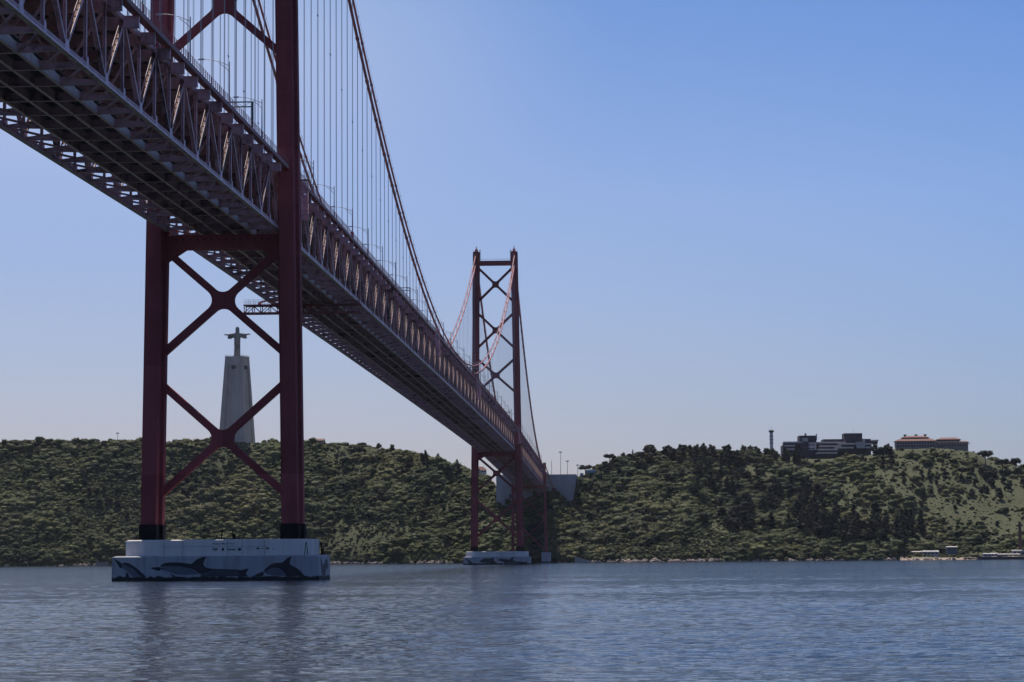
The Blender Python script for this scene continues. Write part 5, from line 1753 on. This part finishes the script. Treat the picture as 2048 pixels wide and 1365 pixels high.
def scatter():
    pts, scl, rots, idx = [], [], [], []
    r_ = random.Random(5)
    tries = 0
    while len(pts) < 92000 and tries < 600000:
        tries += 1
        u = r_.uniform(-330, 2380)
        s = r_.uniform(0.0, 1.12) ** 1.08
        p = ground(u, s)
        # open grass on the right hill, denser scrub elsewhere
        nz = noise.noise((p.x * 0.02, p.y * 0.03, 2.0))
        dens = 0.95
        patch = noise.noise((p.x * 0.011, p.y * 0.011, 7.3)) + 0.5 * noise.noise((p.x * 0.035, p.y * 0.03, 3.3))
        meadow = u > 1600 and s > 0.22 and patch > -0.42 + (0.25 if u < 1700 else 0)
        opened = meadow or patch > 0.24 or (u < 900 and s > 0.75 and patch > -0.15)
        if opened: dens = 0.36 if meadow else 0.68
        if 1500 < u < 1640 and s > .75: dens = 0.25
        if 1780 < u < 1960 and s < 0.05: dens = 0.03
        if 1800 < u < 1960 and 0.05 <= s < 0.15: dens = 0.5
        if 1945 < u < 2100 and s < 0.10: dens = 0.15
        if s > 1.0 and 1570 < u < 1950: dens = 0.1
        if 985 < u < 1155 and s > 0.9: dens = 0.3
        if r_.random() > dens: continue
        size = r_.choice((0.45, 0.55, 0.65, 0.75, 0.9, 1.0, 1.2, 1.5, 1.9, 2.4)) * r_.uniform(.8, 1.25)
        field = noise.noise((p.x * 0.017, p.y * 0.017, 21.0)) + 0.5 * noise.noise((p.x * 0.06, p.y * 0.06, 8.0))
        size *= 0.42 + 1.15 * min(1.0, max(0.0, 0.45 + 1.2 * field))
        if opened: size *= r_.choice((.28, .32, .36, .42, .5, .75, 1.1)) if meadow else r_.choice((.4, .5, .65, .9, 1.2))
        if u > 1790 and s < 0.17: size *= .6
        if s > 0.97: size *= 0.7
        pts.append(tuple(p - Vector((0, 0, .35)))); scl.append((size * r_.uniform(.85, 1.3), size * r_.uniform(.85, 1.3), size * r_.uniform(.75, 1.15)))
        rots.append((0, 0, r_.uniform(0, 6.28)))
        tone = 1.4 * noise.noise((p.x * 0.014, p.y * 0.012, 11.0)) + 0.5 * noise.noise((p.x * 0.05, p.y * 0.05, 4.0))
        if 1180 < u < 1640: tone -= 0.42
        idx.append(r_.choice((2, 4, 6, 2, 4, 1)) if tone < -.12 else r_.choice((0, 1, 3, 5, 7, 2)) if tone < .25 else r_.choice((0, 1, 3, 5, 7)))
    me = bpy.data.meshes.new('shrub_cover')
    me.from_pydata(pts, [], [])
    a = me.attributes.new('shrub_scale', 'FLOAT_VECTOR', 'POINT'); a.data.foreach_set('vector', [c for v in scl for c in v])
    a = me.attributes.new('shrub_turn', 'FLOAT_VECTOR', 'POINT'); a.data.foreach_set('vector', [c for v in rots for c in v])
    a = me.attributes.new('shrub_kind', 'INT', 'POINT'); a.data.foreach_set('value', idx)
    o = bpy.data.objects.new('shrub_cover', me)
    COL.objects.link(o)
    ng = bpy.data.node_groups.new('shrub_scatter', 'GeometryNodeTree')
    ng.interface.new_socket('Geometry', in_out='INPUT', socket_type='NodeSocketGeometry')
    ng.interface.new_socket('Geometry', in_out='OUTPUT', socket_type='NodeSocketGeometry')
    n, l = ng.nodes, ng.links
    gi, go = n.new('NodeGroupInput'), n.new('NodeGroupOutput')
    ci = n.new('GeometryNodeCollectionInfo'); ci.inputs['Collection'].default_value = shrub_meshes()
    ci.inputs['Separate Children'].default_value = True; ci.inputs['Reset Children'].default_value = True
    ip = n.new('GeometryNodeInstanceOnPoints'); ip.inputs['Pick Instance'].default_value = True

    def attr(name, typ):
        nd = n.new('GeometryNodeInputNamedAttribute'); nd.data_type = typ; nd.inputs['Name'].default_value = name
        return nd.outputs[0]
    l.new(gi.outputs[0], ip.inputs['Points']); l.new(ci.outputs[0], ip.inputs['Instance'])
    l.new(attr('shrub_kind', 'INT'), ip.inputs['Instance Index'])
    l.new(attr('shrub_turn', 'FLOAT_VECTOR'), ip.inputs['Rotation'])
    l.new(attr('shrub_scale', 'FLOAT_VECTOR'), ip.inputs['Scale'])
    l.new(ip.outputs[0], go.inputs[0])
    md = o.modifiers.new('scatter', 'NODES'); md.node_group = ng
    tag(o, 'dense green scrub covering the river bank hills', 'shrubs', kind='stuff')


scatter()

# boulders along the waterline
mb = MB()
r_ = random.Random(3)
for i in range(1500):
    u = r_.uniform(-200, 2200)
    if 1790 < u < 1950 and r_.random() < .8: continue
    if u < 150 and r_.random() < .7: continue
    p = ground(u, 0.0)
    d = direction(u, horizon_row(u)); q = r_.uniform(-1.5, 5.0)
    c = Vector((p.x + d.x * (q - 2), p.y + d.y * (q - 2), r_.uniform(-0.1, .7) + max(0, q) * .3))
    w = r_.uniform(.45, 1.6) * (1.5 if r_.random() < .12 else 1)
    rng = []
    for z, k_ in ((-.6, .8), (0, 1.0), (.45, .75), (.7, .25)):
        rng.append([(c.x + w * k_ * math.cos(a * 1.0472) * r_.uniform(.7, 1.3), c.y + w * k_ * math.sin(a * 1.0472) * r_.uniform(.7, 1.3), c.z + z * w * r_.uniform(.7, 1.1)) for a in range(6)])
    mb.rings(rng)
tag(mb.build('shore_boulders', ROCK), 'brown boulders along the far waterline', 'boulders', kind='stuff')

# ---------------------------------------------------------------- thin river haze round everything
mb = MB(); mb.box(-8200, 8200, -2700, 9200, -45.0, 215.0)
hz_mat = bpy.data.materials.new('river_haze')
hz_mat.use_nodes = True
hn, hl = hz_mat.node_tree.nodes, hz_mat.node_tree.links
hn.clear()
ho = hn.new('ShaderNodeOutputMaterial'); hv = hn.new('ShaderNodeVolumePrincipled')
hv.inputs['Color'].default_value = (0.80, 0.84, 1.0, 1)
hv.inputs['Density'].default_value = 1.3e-5
hv.inputs['Anisotropy'].default_value = 0.2
hl.new(hv.outputs[0], ho.inputs['Volume'])
tag(mb.build('haze', hz_mat), 'thin bluish haze over the river', 'haze', kind='stuff')
